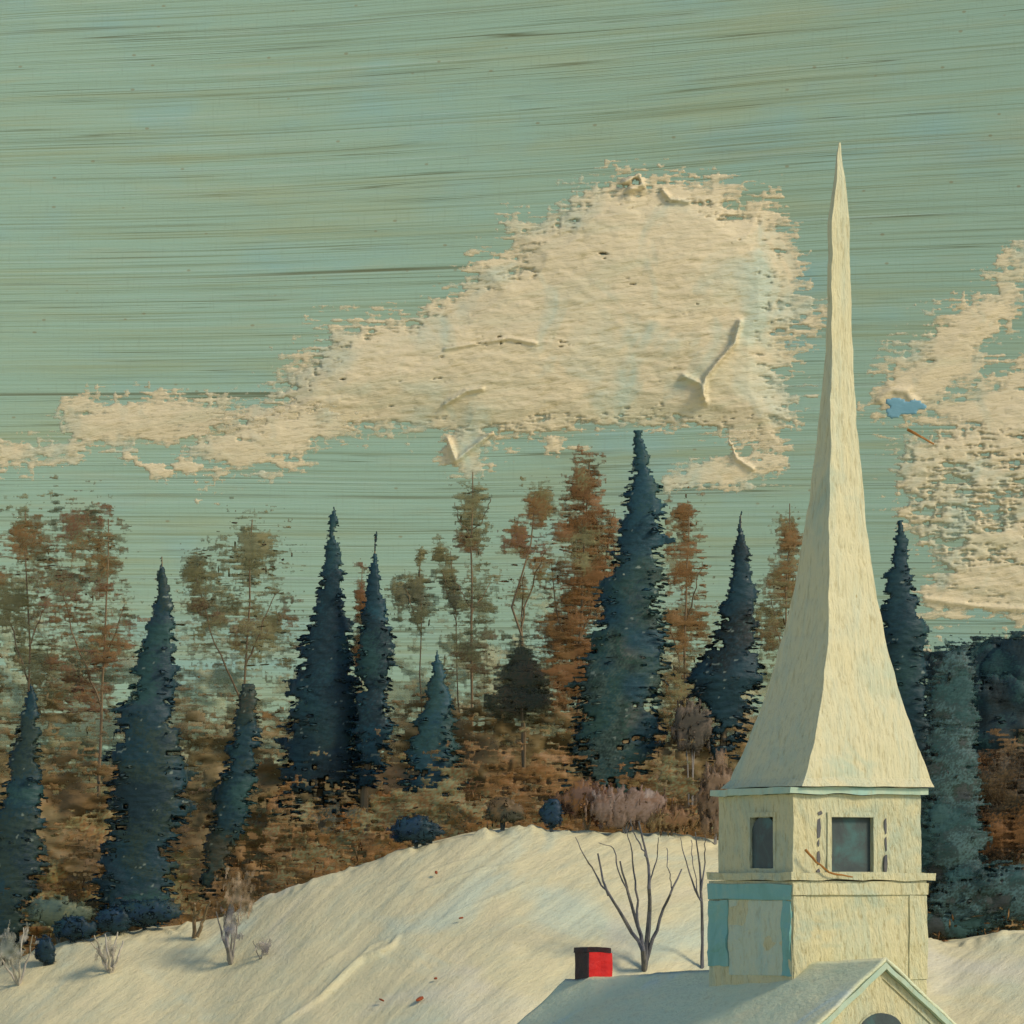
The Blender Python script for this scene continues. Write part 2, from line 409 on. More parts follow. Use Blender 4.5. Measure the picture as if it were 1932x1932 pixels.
def cloud_body(name, polys, d, parent, rag=28., thick=1.2, dens=None, seed=1, cell=3.0, mat='cloud', ridges=()):
    us = [p[0] for q in polys for p in q]; vs = [p[1] for q in polys for p in q]
    U, V = np.meshgrid(np.arange(min(us) - 45, max(us) + 45, cell * 1.15), np.arange(min(vs) - 25, max(vs) + 25, cell))
    D = np.full(U.shape, -1e9)
    for q in polys:
        e = edge_dist(q, U, V); D = np.maximum(D, np.where(inside(q, U, V), e, -e))
    # dry-brush: noise stretched along the stroke, plus the canvas threads
    st = f2(U / 46., V / 6.5, 4, seed, .6) - .5
    th = f2(U / 9., V / 26., 2, seed + 3) - .5
    lump = f2(U / 60., V / 34., 4, seed + 7) - .5
    fine = f2(U / 15., V / 3.2, 3, seed + 21, .6) - .5
    m = np.clip((D + .32 * rag) / rag, -2, 2.0) + 2.4 * st + 1.9 * fine + 1.0 * th + 1.9 * lump
    if dens is not None: m = m + dens(U, V)
    ok = m > 0
    rise = np.clip(D / 70., .05, 1) * np.clip(m / .9, 0, 1)
    relief = (f2(U / 55., V / 9., 4, seed + 11) - .5) * .12 + (f2(U / 22., V / 12., 3, seed + 13) - .5) * .10
    t = (.05 + thick * rise * (.55 + .9 * np.clip(D / 160., 0, 1))) + relief * rise
    best_r = np.full(U.shape, 1e9)
    for pts, amp, wd in ridges:
        best = np.full(U.shape, 1e9)
        for k in range(len(pts) - 1):
            a = np.array(pts[k], float); b = np.array(pts[k + 1], float); ab = b - a
            tt = np.clip(((U - a[0]) * ab[0] + (V - a[1]) * ab[1]) / (ab @ ab), 0, 1)
            best = np.minimum(best, np.hypot(U - a[0] - tt * ab[0], V - a[1] - tt * ab[1]))
        t = t + amp * np.exp(-(best / wd) ** 2)
        ok |= best < wd * .8; best_r = np.minimum(best_r, best / wd)
    t = np.maximum(t, .03)
    ju = RNG.uniform(-.35, .35, U.shape) * cell; jv = RNG.uniform(-.35, .35, U.shape) * cell
    v_, f_, us_ = skin(U + ju, V + jv, ok, d - t, d + t * .8, d, .02)
    ma = np.maximum(m, np.where(best_r < 1, 1.5, m)) if ridges else m
    return make(name, v_, f_, M[mat], parent, with_alpha(np.ones((len(v_), 3)), ma, us_, .10, .9), True)

MAIN = [(400, 822), (455, 775), (520, 730), (530, 700), (585, 645), (640, 612), (760, 590), (850, 555), (888, 520), (890, 482), (962, 478), (975, 430), (1030, 408), (1075, 362), (1140, 340),
        (1200, 324), (1220, 340), (1300, 336), (1370, 352), (1412, 385), (1450, 362), (1452, 400), (1480, 440), (1498, 500), (1500, 575), (1540, 600), (1528, 622),
        (1480, 645), (1482, 720), (1520, 790), (1515, 815), (1480, 825), (1478, 850), (1350, 836), (1200, 808), (1100, 835), (1060, 830), (1045, 862), (1028, 838), (900, 850), (872, 880), (842, 868), (838, 818),
        (700, 815), (610, 830), (520, 838)]
D_CL = 350.0
c1 = thing('cloud', P(1200, 600, D_CL), 'big cream cumulus cloud with a domed top left of the spire', 'cloud', 'clouds in the sky')
cloud_body('cloud_body', [MAIN], D_CL, c1, 44, .5, lambda U, V: .12 + 1.8 * np.exp(-((U - 872) / 34) ** 2 - ((V - 852) / 30) ** 2) + 1.4 * np.exp(-((U - 1045) / 22) ** 2 - ((V - 845) / 18) ** 2) - .35 * np.clip((V - 740) / 90, 0, 1) - .25 * np.clip((760 - U) / 220, 0, 1), 1, 2.1, 'cloud',
           [([(1395, 610), (1385, 650), (1350, 690), (1330, 715), (1325, 750)], .5, 4.5), ([(840, 765), (880, 740), (910, 735)], .35, 4), ([(1180, 345), (1205, 330), (1212, 350), (1190, 358)], .6, 7),
            ([(1250, 360), (1265, 378), (1300, 382)], .35, 4), ([(845, 830), (860, 870), (885, 850), (930, 815)], .4, 5), ([(1290, 712), (1320, 725), (1330, 760)], .4, 5), ([(840, 660), (960, 640), (1010, 650)], .2, 3.5)])
c2 = thing('cloud', P(1420, 880, D_CL - 6), 'ragged cream cloud scrap under the big cloud just left of the spire', 'cloud', 'clouds in the sky')
cloud_body('cloud_body', [[(1255, 905), (1300, 885), (1370, 868), (1380, 840), (1420, 830), (1400, 862), (1480, 850), (1478, 892), (1430, 898), (1365, 912)]], D_CL - 6, c2, 22, .2, lambda U, V: .35 + 0 * U, 4, 2.1, 'cloud',
           [([(1375, 830), (1390, 865), (1420, 885)], .25, 4)])
c3 = thing('cloud', P(480, 860, D_CL - 8), 'low cream cloud streak trailing off the big cloud to the left', 'cloud', 'clouds in the sky')
cloud_body('cloud_body', [[(340, 842), (400, 815), (450, 790), (520, 770), (620, 790), (680, 815), (600, 836), (555, 872), (460, 890), (380, 880)], [(375, 930), (395, 905), (455, 886), (520, 884), (500, 902), (440, 908)]], D_CL - 8, c3, 30, .2, None, 6, 2.1)
c4 = thing('cloud', P(230, 810, D_CL - 3), 'thin dry-brushed cream cloud low in the left part of the sky', 'cloud', 'clouds in the sky')
cloud_body('cloud_body', [[(-60, 850), (60, 830), (120, 820), (125, 760), (230, 748), (360, 745), (440, 752), (430, 790), (330, 826), (240, 850), (190, 838), (120, 858), (60, 872), (-60, 890)]], D_CL - 3, c4, 34, .2, lambda U, V: .1 + 0 * U, 8, 2.1)
c5 = thing('cloud', P(300, 885, D_CL - 10), 'small curved cream cloud dab shaped like a bird in the left sky', 'cloud', 'clouds in the sky')
cloud_body('cloud_body', [[(240, 860), (262, 868), (320, 884), (345, 866), (362, 878), (382, 884), (352, 890), (330, 888), (308, 906), (282, 902), (268, 884)]], D_CL - 10, c5, 9, .3, lambda U, V: .5 + 0 * U, 10, 2.2)
RIGHT = [(1648, 742), (1664, 705), (1735, 652), (1772, 606), (1850, 560), (1895, 556), (1905, 600), (1868, 660), (1800, 720), (1745, 775), (1690, 800), (1655, 792)]
LOWER = [(1650, 900), (1652, 830), (1680, 800), (1760, 778), (1850, 735), (1940, 690), (2240, 640), (2300, 1190), (1940, 1200), (1880, 1180), (1800, 1168), (1745, 1180), (1720, 1080), (1650, 985)]
c6 = thing('cloud', P(1830, 850, D_CL + 5), 'patchy cream cloud bank right of the spire with sky showing through', 'cloud', 'clouds in the sky')
cb = cloud_body('cloud_body', [RIGHT, LOWER, [(1870, 560), (1932, 478), (1960, 490), (1900, 580)], [(1745, 1240), (1750, 1190), (1790, 1180), (1765, 1205)], [(1885, 1180), (1908, 1175), (1905, 1215), (1890, 1235)]], D_CL + 5, c6, 40, .25,
                lambda U, V: .35 - 1.45 * np.clip((V - 770) / 50, 0, 1) + .75 * np.clip((V - 1060) / 80, 0, 1), 12, 2.1, 'cloud',
                [([(1660, 755), (1680, 735), (1710, 740), (1725, 760)], .2, 8), ([(1745, 1130), (1850, 1145), (1932, 1150)], .15, 6)])
cloud_body('blue_patch', [[(1676, 762), (1690, 756), (1716, 764), (1740, 767), (1712, 776), (1678, 783)]], D_CL + 3, c6, 6, .25, lambda U, V: .8 + 0 * U, 14, 2.2, 'blue')

# ------------------------------------------------------------------ tubes (trunks, limbs, twigs)
def tubes(lines, sides=7, wob=.0, seed=0):
    V, F = [], []
    for pts, rad in lines:
        pts = np.array(pts, float); n = len(pts)
        b0 = len(V)
        for i in range(n):
            d = pts[min(i + 1, n - 1)] - pts[max(i - 1, 0)]; d /= np.linalg.norm(d) + 1e-9
            ref = np.array([0, 1., 0]) if abs(d[1]) < .9 else np.array([1., 0, 0])
            e1 = np.cross(d, ref); e1 /= np.linalg.norm(e1); e2 = np.cross(d, e1)
            for k in range(sides):
                a = 2 * math.pi * k / sides; r = rad[i] * (1 + random.uniform(-wob, wob))
                V.append(pts[i] + r * (math.cos(a) * e1 + math.sin(a) * e2))
        for i in range(n - 1):
            for k in range(sides):
                k2 = (k + 1) % sides
                F.append((b0 + i * sides + k, b0 + i * sides + k2, b0 + (i + 1) * sides + k2, b0 + (i + 1) * sides + k))
        F.append(tuple(b0 + k for k in reversed(range(sides)))); F.append(tuple(b0 + (n - 1) * sides + k for k in range(sides)))
    return V, F
def resample(pts, n, jit=0.):
    pts = np.array(pts, float); L = np.concatenate([[0], np.cumsum(np.linalg.norm(np.diff(pts, axis=0), axis=1))])
    s = np.linspace(0, L[-1], n); r = np.stack([np.interp(s, L, pts[:, k]) for k in range(3)], -1)
    if jit: r[1:-1] += RNG.normal(0, jit, (n - 2, 3))
    return r
def limb(pts, r0, r1, n=9, jit=.03): return (resample(pts, n, jit), np.linspace(r0, r1, n))
def gz(x, y): return float(ground0(x, y))

# ------------------------------------------------------------------ spruces
NAVY = (.010, .038, .048); NAVY2 = (.010, .029, .035); TEALG = (.020, .060, .056); DGREEN = (.022, .042, .032); BLACK = (.007, .014, .013); GRN = (.028, .066, .048)
def spruce(label, d, prof, cols, n=2200, gap=0., group='spruces along the hill crest', seed=1, low=None, fade=1.):
    """prof: (v, left u, right u) from the tip down"""
    prof = np.array(prof, float); pv = prof[:, 0]
    vb = pv[-1]; ub = (prof[-1, 1] + prof[-1, 2]) / 2
    base = P(ub, vb, d); g = gz(base[0], d); base[2] = min(g, base[2])
    t = thing('spruce_tree', (base[0], d, g), label, 'tree', group)
    sc = d / K
    # trunk follows the axis of the crown
    ax = [P((l + r) / 2, v, d) for v, l, r in prof]
    line = [base] + ax[::-1]
    tb = resample(line, 14); rr = np.linspace(.17, .02, 14)
    make('trunk', *tubes([(tb, rr)], 8, .1), M['bark'], t)
    # crown: horizontal boughs in tiers
    D = Dabs()
    vv = np.linspace(pv[0], vb, 400); w = np.maximum(np.interp(vv, pv, (prof[:, 2] - prof[:, 1]) / 2), 2)
    n = int(n * .8); cw = np.cumsum(w + 5); cw /= cw[-1]
    v = np.interp(RNG.random(n), cw, vv)
    tier = 13.0; v = v + (np.round(v / tier + .3 * np.sin(v / 37.)) * tier - v) * .35 + RNG.normal(0, 1.5, n)
    v = np.clip(v, pv[0], vb)
    hl = np.maximum(np.interp(v, pv, (prof[:, 2] - prof[:, 1]) / 2), 1.5); uc = np.interp(v, pv, (prof[:, 2] + prof[:, 1]) / 2)
    phi = RNG.uniform(0, 2 * np.pi, n)
    mod = .66 + .75 * f2(v / 11., np.cos(phi) * 1.4 + 5, 3, seed, .6)
    rho = hl * mod * (RNG.random(n) ** .55)
    pos = np.stack([(uc - 966 + rho * np.cos(phi)) * sc, d + rho * np.sin(phi) * sc, EYE + (VH - v) * sc - rho * sc * .18], -1)
    ln = (np.clip(hl * .30, 2.0, 11) * RNG.uniform(.6, 1.3, n)) * sc
    yaw = RNG.normal(0, .75, n)
    A = np.stack([np.cos(yaw), np.sin(yaw), RNG.normal(0, .10, n) - .14 * np.cos(phi) * np.sign(np.cos(yaw))], -1) * ln[:, None]
    B = np.stack([RNG.normal(0, .06, n), RNG.normal(0, .22, n), np.ones(n)], -1) * (np.clip(ln * .34, 1.0 * sc, 3.0 * sc) * RNG.uniform(.7, 1.4, n))[:, None]
    keep = (rho > .72 * hl) & (np.abs(np.sin(phi)) < .9) & (RNG.random(n) < .35)
    if gap:
        fr = np.clip((v - pv[0]) / (vb - pv[0]), 0, 1)
        keep &= fbm(pos * np.array([1.1, 1.1, 3.2]), 3, seed + 5) > gap * (.45 + .55 * fr)
    col = palette(pos, cols, .55, seed)
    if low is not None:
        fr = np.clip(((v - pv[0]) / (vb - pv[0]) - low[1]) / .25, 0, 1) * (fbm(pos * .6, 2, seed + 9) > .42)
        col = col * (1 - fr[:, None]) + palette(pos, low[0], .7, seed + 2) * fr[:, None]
    fl = RNG.random(n) < .006  # a few pale dabs, glints of gloss painted as colour
    col[fl] = np.array([.34, .40, .33])
    A[fl] *= .4; B[fl] *= .5
    D.add(pos[keep], A[keep], B[keep], np.full(keep.sum(), .45 * sc), col[keep])
    # solid body of the crown, ragged along its outline
    cell = 2.5
    U, Vg = np.meshgrid(np.arange(prof[:, 1].min() - 26, prof[:, 2].max() + 26, cell), np.arange(pv[0] - 6, vb + 10, cell))
    H2 = np.interp(Vg, pv, (prof[:, 2] - prof[:, 1]) / 2); UC = np.interp(Vg, pv, (prof[:, 2] + prof[:, 1]) / 2)
    fr = np.clip((Vg - pv[0]) / (vb - pv[0]), 0, 1)
    side = np.where(U < UC, 0., 50.)
    e = H2 * (1 + .55 * (f2(side + seed * 9, Vg / 26., 2, seed) - .5) + .45 * (f2(side + seed * 9 + 4, Vg / 9., 2, seed) - .5)) - np.abs(U - UC); rag = 2.4 + .24 * H2
    m = np.clip(e / rag, -3, 1.9) + .10 + 2.9 * (f2(U / 24. + 3, Vg / 4.6, 3, seed * 7, .6) - .5) + 1.6 * (f2(U / 26., Vg / 20., 2, seed * 7 + 2) - .5) + .9 * (f2(U / 3.6, Vg / 14., 2, seed * 7 + 4) - .5)
    m = m - gap * 1.5 * fr - 3 * np.clip((Vg - vb) / 8, 0, 1) - fade * 1.5 * np.clip((fr - .74) / .26, 0, 1)
    dep = np.sqrt(np.maximum(H2 ** 2 - np.minimum(np.abs(U - UC), H2) ** 2, 0)) * .45 * sc + .04
    rel = (f2(U / 14., Vg / 5., 3, seed * 7 + 9) - .5) * .06
    J = lambda: RNG.uniform(-.32, .32, U.shape) * cell
    vb_, fb_, used = skin(U + J(), Vg + J(), m > 0, d - dep - rel, d + dep + rel, d)
    c = palette(vb_ * np.array([1., 1., 1.]), cols, .55, seed, .03)
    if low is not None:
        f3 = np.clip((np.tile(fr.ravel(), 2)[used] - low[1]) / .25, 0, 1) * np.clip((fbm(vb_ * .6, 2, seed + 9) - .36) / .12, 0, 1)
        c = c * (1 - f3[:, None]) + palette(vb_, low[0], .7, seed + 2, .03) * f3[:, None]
    sp = fbm(vb_ * np.array([5., 5., 7.]), 2, seed + 31) > .80  # pale specks on the crown, glints painted into the colour
    c[sp] = c[sp] * .4 + np.array([.26, .31, .25]) * .6
    c = with_alpha(c, m, used, .15, .55)
    BD = Body(); BD.add(vb_, fb_, c); BD.add(*D.geo()); BD.build('crown', t)
    return t

spruce('dark spruce cut off by the left edge of the view', 192.0, [(1292, 55, 62), (1320, 48, 74), (1350, 38, 76), (1410, 22, 78), (1480, 5, 80), (1560, -20, 84), (1640, -40, 80), (1720, -55, 66), (1790, -50, 50)],
       [NAVY2, DGREEN, NAVY, TEALG], 2600, .28, seed=2, fade=.3)
spruce('tall dark spruce leftmost of those seen whole, reaching down to the snow', 192.5, [(1050, 303, 308), (1090, 298, 314), (1140, 290, 324), (1190, 276, 330), (1230, 262, 328), (1300, 246, 330), (1340, 214, 330), (1400, 210, 346), (1450, 198, 350), (1520, 205, 356), (1600, 192, 338), (1660, 172, 330), (1720, 178, 318), (1748, 205, 300)],
       [NAVY2, DGREEN, NAVY, (.020, .045, .055), TEALG], 4200, .24, seed=3, fade=.3)
spruce('thin gappy leaning spruce between the leftmost whole spruce and the twin spruces', 194.0, [(1296, 452, 482), (1330, 446, 488), (1390, 432, 490), (1460, 415, 484), (1530, 400, 474), (1590, 386, 452), (1650, 372, 432), (1700, 380, 425)],
       [TEALG, NAVY, DGREEN, (.05, .05, .03)], 1500, .42, seed=4, fade=.5)
spruce('taller navy spruce of the close pair left of the middle', 199.0, [(962, 627, 634), (985, 618, 640), (1010, 612, 640), (1045, 616, 642), (1090, 604, 652), (1150, 592, 650), (1190, 574, 660), (1240, 560, 668), (1310, 548, 690), (1370, 540, 690), (1430, 528, 700), (1490, 515, 690), (1535, 535, 680)],
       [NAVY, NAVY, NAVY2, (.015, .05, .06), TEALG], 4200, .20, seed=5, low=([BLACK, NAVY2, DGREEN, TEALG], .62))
spruce('slimmer navy spruce standing against the right of its taller twin', 198.0, [(1008, 706, 711), (1050, 700, 713), (1100, 692, 722), (1140, 684, 726), (1190, 678, 742), (1250, 672, 742), (1310, 672, 735), (1380, 660, 748), (1440, 655, 735), (1490, 660, 715)],
       [NAVY, (.012, .055, .07), NAVY2, TEALG], 2100, .27, seed=6)
spruce('short teal spruce just right of the close pair', 196.0, [(1233, 820, 828), (1260, 814, 836), (1300, 804, 848), (1350, 788, 858), (1400, 768, 862), (1450, 756, 872), (1492, 752, 872), (1505, 770, 860)],
       [(.018, .058, .082), (.02, .065, .08), TEALG, DGREEN], 2000, .14, seed=7)
spruce('tallest spruce, green lower down, its tip touching the big cloud', 198.0, [(818, 1194, 1214), (850, 1194, 1220), (890, 1190, 1232), (930, 1180, 1248), (990, 1168, 1252), (1050, 1150, 1250), (1110, 1138, 1252), (1180, 1126, 1258), (1240, 1100, 1264), (1290, 1082, 1258), (1350, 1078, 1254), (1420, 1062, 1245), (1500, 1046, 1215)],
       [NAVY, (.015, .055, .07), TEALG, DGREEN], 5000, .18, seed=8, fade=.9, low=([GRN, TEALG, (.055, .090, .070), DGREEN, GRN, (.07, .085, .07)], .30))
spruce('navy spruce close to the left side of the white spire', 197.0, [(970, 1394, 1401), (1000, 1390, 1403), (1045, 1382, 1415), (1090, 1372, 1420), (1130, 1366, 1428), (1180, 1346, 1424), (1230, 1330, 1436), (1280, 1296, 1446), (1330, 1310, 1420), (1400, 1325, 1405), (1440, 1335, 1400)],
       [NAVY, NAVY, NAVY2, BLACK, TEALG], 2700, .20, seed=9)
spruce('dark spruce directly right of the white spire', 197.0, [(988, 1690, 1705), (1015, 1685, 1712), (1050, 1680, 1712), (1100, 1668, 1725), (1150, 1662, 1738), (1190, 1660, 1748), (1230, 1668, 1742), (1300, 1672, 1748), (1400, 1690, 1770), (1500, 1700, 1790), (1600, 1710, 1795), (1700, 1715, 1800), (1770, 1720, 1790)],
       [NAVY2, NAVY, (.015, .045, .05), TEALG], 3800, .14, seed=10, low=([TEALG, (.05, .11, .11), DGREEN, NAVY, (.07, .12, .11)], .45))

# ------------------------------------------------------------------ bare-brown broadleaf trees, dry-brushed crowns
OLIVE = (.205, .190, .080); OLIVE2 = (.180, .185, .090); BROWN = (.205, .115, .036); BROWN2 = (.165, .094, .034); SIENNA = (.205, .100, .032); UMBER = (.120, .080, .036); RUST = (.180, .095, .048); AMBER = (.28, .175, .062)
def broadleaf(label, d, blobs, limbs, cols, n, thr=.5, seed=1, group='bare brown trees behind the spruces', dab=(9, 1.9), name='autumn_tree'):
    sc = d / K
    bu, bv = limbs[0][0][0]
    base = P(bu, bv, d); g = gz(base[0], d)
    t = thing(name, (base[0], d, g), label, 'tree', group)
    lines = []
    for i, (pts, r0, r1) in enumerate(limbs):
        q = [P(u, v, d + (0 if i == 0 else random.uniform(-1.2, 1.2) * (k / max(1, len(pts) - 1)))) for k, (u, v) in enumerate(pts)]
        if i == 0: q = [np.array([base[0], d, g - .1])] + q if q[0][2] > g else q
        lines.append(limb(q, r0 * .42, r1 * .7, 11, .03))
    make('trunk', *tubes(lines, 7, .12), M['bark' if name == 'autumn_tree' else 'dbark'], t)
    n = int(n * (.05 if name == 'autumn_tree' else .12)); D = Dabs(); BD = Body(); tot = sum(b[2] * b[3] for b in blobs)
    for (u0, v0, ru, rv) in blobs:
        k = int(n * ru * rv / tot)
        for lay in range(3 if name == 'autumn_tree' else 2):
            cell = 2.3; sd = seed * 5 + lay * 41 + int(u0) % 97
            U, Vg = np.meshgrid(np.arange(u0 - ru * 1.35, u0 + ru * 1.35, cell), np.arange(v0 - rv * 1.35, v0 + rv * 1.35, cell))
            rr = np.hypot((U - u0) / ru, (Vg - v0) / rv)
            sol = name != 'autumn_tree'
            m = (1.05 - rr) * (2.2 if sol else 1.1) + scumble(U, Vg, sd) * (1.15 if sol else 1.0) - (thr - .44) * 9 - (0 if sol else .06)
            dd = d + (lay - .5) * ru * sc * .9; pale = lay == 2
            bow = np.sqrt(np.clip(1.4 - rr ** 2, 0, None)) * ru * sc * .45 * (.5 if lay else -.5) + (f2(U / 60., Vg / 50., 2, sd + 9) - .5) * ru * sc * .25
            th = .02 + .02 * np.clip(m, 0, 1.5)
            J = lambda: RNG.uniform(-.32, .32, U.shape) * cell
            v_, f_, _u = skin(U + J(), Vg + J(), m > 0, dd + bow - th, dd + bow + th, d)
            if len(f_): BD.add(v_, f_, with_alpha(palette(v_, cols, 1.1 if sol else .38, seed, .03) * (.5 if pale else 1) + (np.array([.11, .13, .07]) if pale else 0), m, _u, .15, .8, 1. if sol else (.6 if pale else .85)))
        x = RNG.normal(0, .48, (k, 3)); r = np.linalg.norm(x, axis=1); x = x[r < 1.1]; k = len(x)
        pos = np.stack([(u0 - 966 + x[:, 0] * ru) * sc, d + x[:, 1] * ru * sc * .9, EYE + (VH - v0 - x[:, 2] * rv) * sc], -1)
        keep = fbm(pos * np.array([1.0, .7, 2.0]), 3, seed + 3) * .6 + fbm(pos * np.array([.35, .35, .5]), 2, seed + 8) * .4 > thr
        pos = pos[keep]; k = len(pos)
        yaw = RNG.normal(0, .7, k); ln = dab[0] * RNG.uniform(.35, 1.45, k) * sc
        A = np.stack([np.cos(yaw), np.sin(yaw), RNG.normal(0, .10, k)], -1) * ln[:, None]
        B = np.stack([RNG.normal(0, .05, k), RNG.normal(0, .3, k), np.ones(k)], -1) * (dab[1] * RNG.uniform(.5, 1.4, k) * sc)[:, None]
        vert = RNG.random(k) < .10
        A[vert] = np.stack([RNG.normal(0, .1, k), RNG.normal(0, .2, k), np.ones(k)], -1)[vert] * (ln * .9)[vert][:, None]
        B[vert] = np.stack([np.ones(k), RNG.normal(0, .5, k), RNG.normal(0, .1, k)], -1)[vert] * (dab[1] * 1.0 * sc)
        D.add(pos, A, B, np.full(k, .35 * sc), palette(pos, cols, .45, seed))
    BD.add(*D.geo()); BD.build('crown', t)
    return t
broadleaf('sparse olive tree behind the spruce at the left edge', 212, [(50, 1010, 75, 90), (30, 1130, 85, 110), (70, 1260, 80, 90)], [([(60, 1600), (55, 1300), (50, 1100), (48, 960)], .20, .03), ([(55, 1290), (20, 1180), (0, 1100)], .09, .02), ([(54, 1220), (95, 1120)], .08, .02)],
          [OLIVE, OLIVE2, BROWN, OLIVE2], 1900, .50, 21)
broadleaf('patchy rust-brown tree left of the tall leftmost whole spruce', 209, [(195, 1060, 50, 120), (150, 1010, 60, 80), (110, 1110, 70, 90), (195, 1200, 85, 90), (150, 1290, 100, 90)], [([(185, 1620), (190, 1350), (200, 1150), (205, 980)], .22, .03), ([(190, 1330), (140, 1200), (110, 1090)], .10, .02), ([(195, 1260), (235, 1140)], .09, .02)],
          [OLIVE, BROWN, OLIVE2, RUST, BROWN, BROWN2], 2700, .49, 22)
broadleaf('wide hazy olive tree between the leftmost whole spruce and the twins', 214, [(480, 1040, 80, 90), (400, 1130, 70, 110), (490, 1180, 90, 110), (370, 1080, 40, 60)], [([(455, 1600), (458, 1350), (468, 1150), (476, 980)], .20, .03), ([(458, 1330), (400, 1200), (370, 1090)], .10, .02), ([(462, 1260), (520, 1120)], .10, .02)],
          [OLIVE2, OLIVE, OLIVE, UMBER, BROWN2], 3000, .495, 23)
broadleaf('slender rusty sapling between the twin spruces', 211, [(682, 1130, 14, 60), (678, 1220, 22, 60)], [([(680, 1400), (682, 1200), (684, 1060)], .08, .02)], [RUST, SIENNA, OLIVE], 220, .47, 24)
broadleaf('small pale olive conical tree right of the twin spruces', 210, [(792, 1060, 12, 30), (785, 1105, 30, 28), (795, 1150, 30, 40), (760, 1130, 26, 40)], [([(795, 1420), (795, 1200), (793, 1040)], .10, .02), ([(795, 1200), (765, 1110)], .05, .02)], [OLIVE2, (.15, .15, .08), OLIVE], 520, .46, 25)
broadleaf('pale olive tree with a thin forked trunk left of the tall bare one', 211, [(845, 1080, 26, 50), (858, 1130, 26, 44), (830, 1040, 20, 30)], [([(868, 1420), (862, 1200), (850, 1040)], .09, .02), ([(862, 1180), (835, 1080)], .05, .02)], [OLIVE2, (.15, .15, .08), OLIVE], 520, .47, 26)
broadleaf('thin upright tree with paired brown twigs under the big cloud', 206, [(890, 955, 34, 50), (890, 1020, 34, 40), (905, 1130, 44, 70), (890, 1230, 70, 60)], [([(888, 1500), (890, 1250), (889, 1080), (892, 890)], .16, .03), ([(890, 1010), (868, 985), (858, 948)], .05, .02), ([(890, 1000), (912, 982), (926, 940)], .05, .02), ([(889, 1150), (858, 1090)], .05, .02), ([(889, 1160), (925, 1100)], .05, .02)],
          [BROWN2, OLIVE, OLIVE2, UMBER], 1000, .48, 27)
broadleaf('crooked reddish-trunked tree with scattered brown leaves', 203, [(1020, 950, 44, 60), (975, 1010, 36, 44), (1015, 1060, 50, 50), (985, 1120, 40, 40)], [([(990, 1440), (986, 1240), (985, 1170), (962, 1160), (975, 1110), (1000, 1050), (1008, 960)], .20, .03), ([(985, 1180), (1000, 1110), (1030, 1040)], .09, .02), ([(984, 1250), (985, 1150), (990, 1080)], .12, .02)],
          [RUST, BROWN, OLIVE, BROWN2], 900, .49, 28)
broadleaf('dense orange-brown tree against the left of the tallest spruce', 207, [(1100, 920, 34, 60), (1110, 1010, 70, 70), (1120, 1090, 70, 90), (1075, 1180, 70, 90), (1090, 1290, 80, 80)], [([(1085, 1560), (1090, 1300), (1100, 1080), (1112, 880)], .22, .03), ([(1092, 1280), (1050, 1160), (1040, 1060)], .10, .02), ([(1095, 1200), (1140, 1080), (1160, 960)], .10, .02)],
          [BROWN, BROWN, SIENNA, (.18, .095, .03), OLIVE], 4600, .455, 29)
broadleaf('flickering brown tree between the tallest spruce and the one by the spire', 211, [(1290, 970, 44, 50), (1295, 1060, 56, 70), (1290, 1180, 60, 90), (1285, 1290, 60, 70)], [([(1290, 1560), (1290, 1300), (1296, 1100), (1300, 950)], .18, .03), ([(1290, 1290), (1262, 1160)], .09, .02), ([(1294, 1180), (1325, 1060)], .08, .02)],
          [OLIVE, BROWN, BROWN, SIENNA], 2000, .49, 30)
broadleaf('narrow brown tree half hidden behind the left slope of the spire', 212, [(1485, 1010, 30, 60), (1478, 1110, 44, 80), (1455, 1200, 40, 60)], [([(1480, 1560), (1480, 1250), (1486, 1080), (1490, 950)], .16, .03), ([(1480, 1240), (1450, 1120)], .07, .02)], [BROWN2, OLIVE, BROWN], 1100, .48, 31)
broadleaf('squat olive-green crown on a reddish stem left of the tallest spruce', 201, [(985, 1255, 22, 44), (985, 1295, 40, 36), (980, 1325, 50, 30)], [([(985, 1470), (985, 1300), (986, 1230)], .14, .05)], [OLIVE2, (.06, .07, .035), UMBER], 800, .40, 32, dab=(6, 2.8))
broadleaf('big black-green tree filling the right edge of the view', 201, [(1870, 1270, 60, 50), (1950, 1270, 90, 60), (1800, 1280, 50, 60), (1900, 1370, 110, 90), (2020, 1330, 80, 90), (1830, 1390, 70, 80)], [([(1920, 1720), (1920, 1450), (1915, 1300), (1905, 1230)], .35, .05), ([(1918, 1450), (1860, 1320)], .14, .03), ([(1918, 1420), (1980, 1290)], .14, .03)],
          [BLACK, (.012, .026, .026), NAVY2, TEALG, (.015, .04, .04)], 4300, .36, 33, 'trees right of the spire', (9, 4.0), 'dark_tree')
broadleaf('russet tree low at the right edge in front of the black-green one', 198, [(1880, 1470, 60, 70), (1930, 1540, 80, 90), (1870, 1580, 50, 60), (1990, 1500, 70, 90)], [([(1925, 1760), (1922, 1600), (1918, 1430)], .22, .04), ([(1922, 1590), (1870, 1480)], .09, .03)],
          [BROWN2, BROWN, UMBER, (.04, .035, .022), SIENNA], 2600, .42, 34, 'trees right of the spire', (8, 3.4))
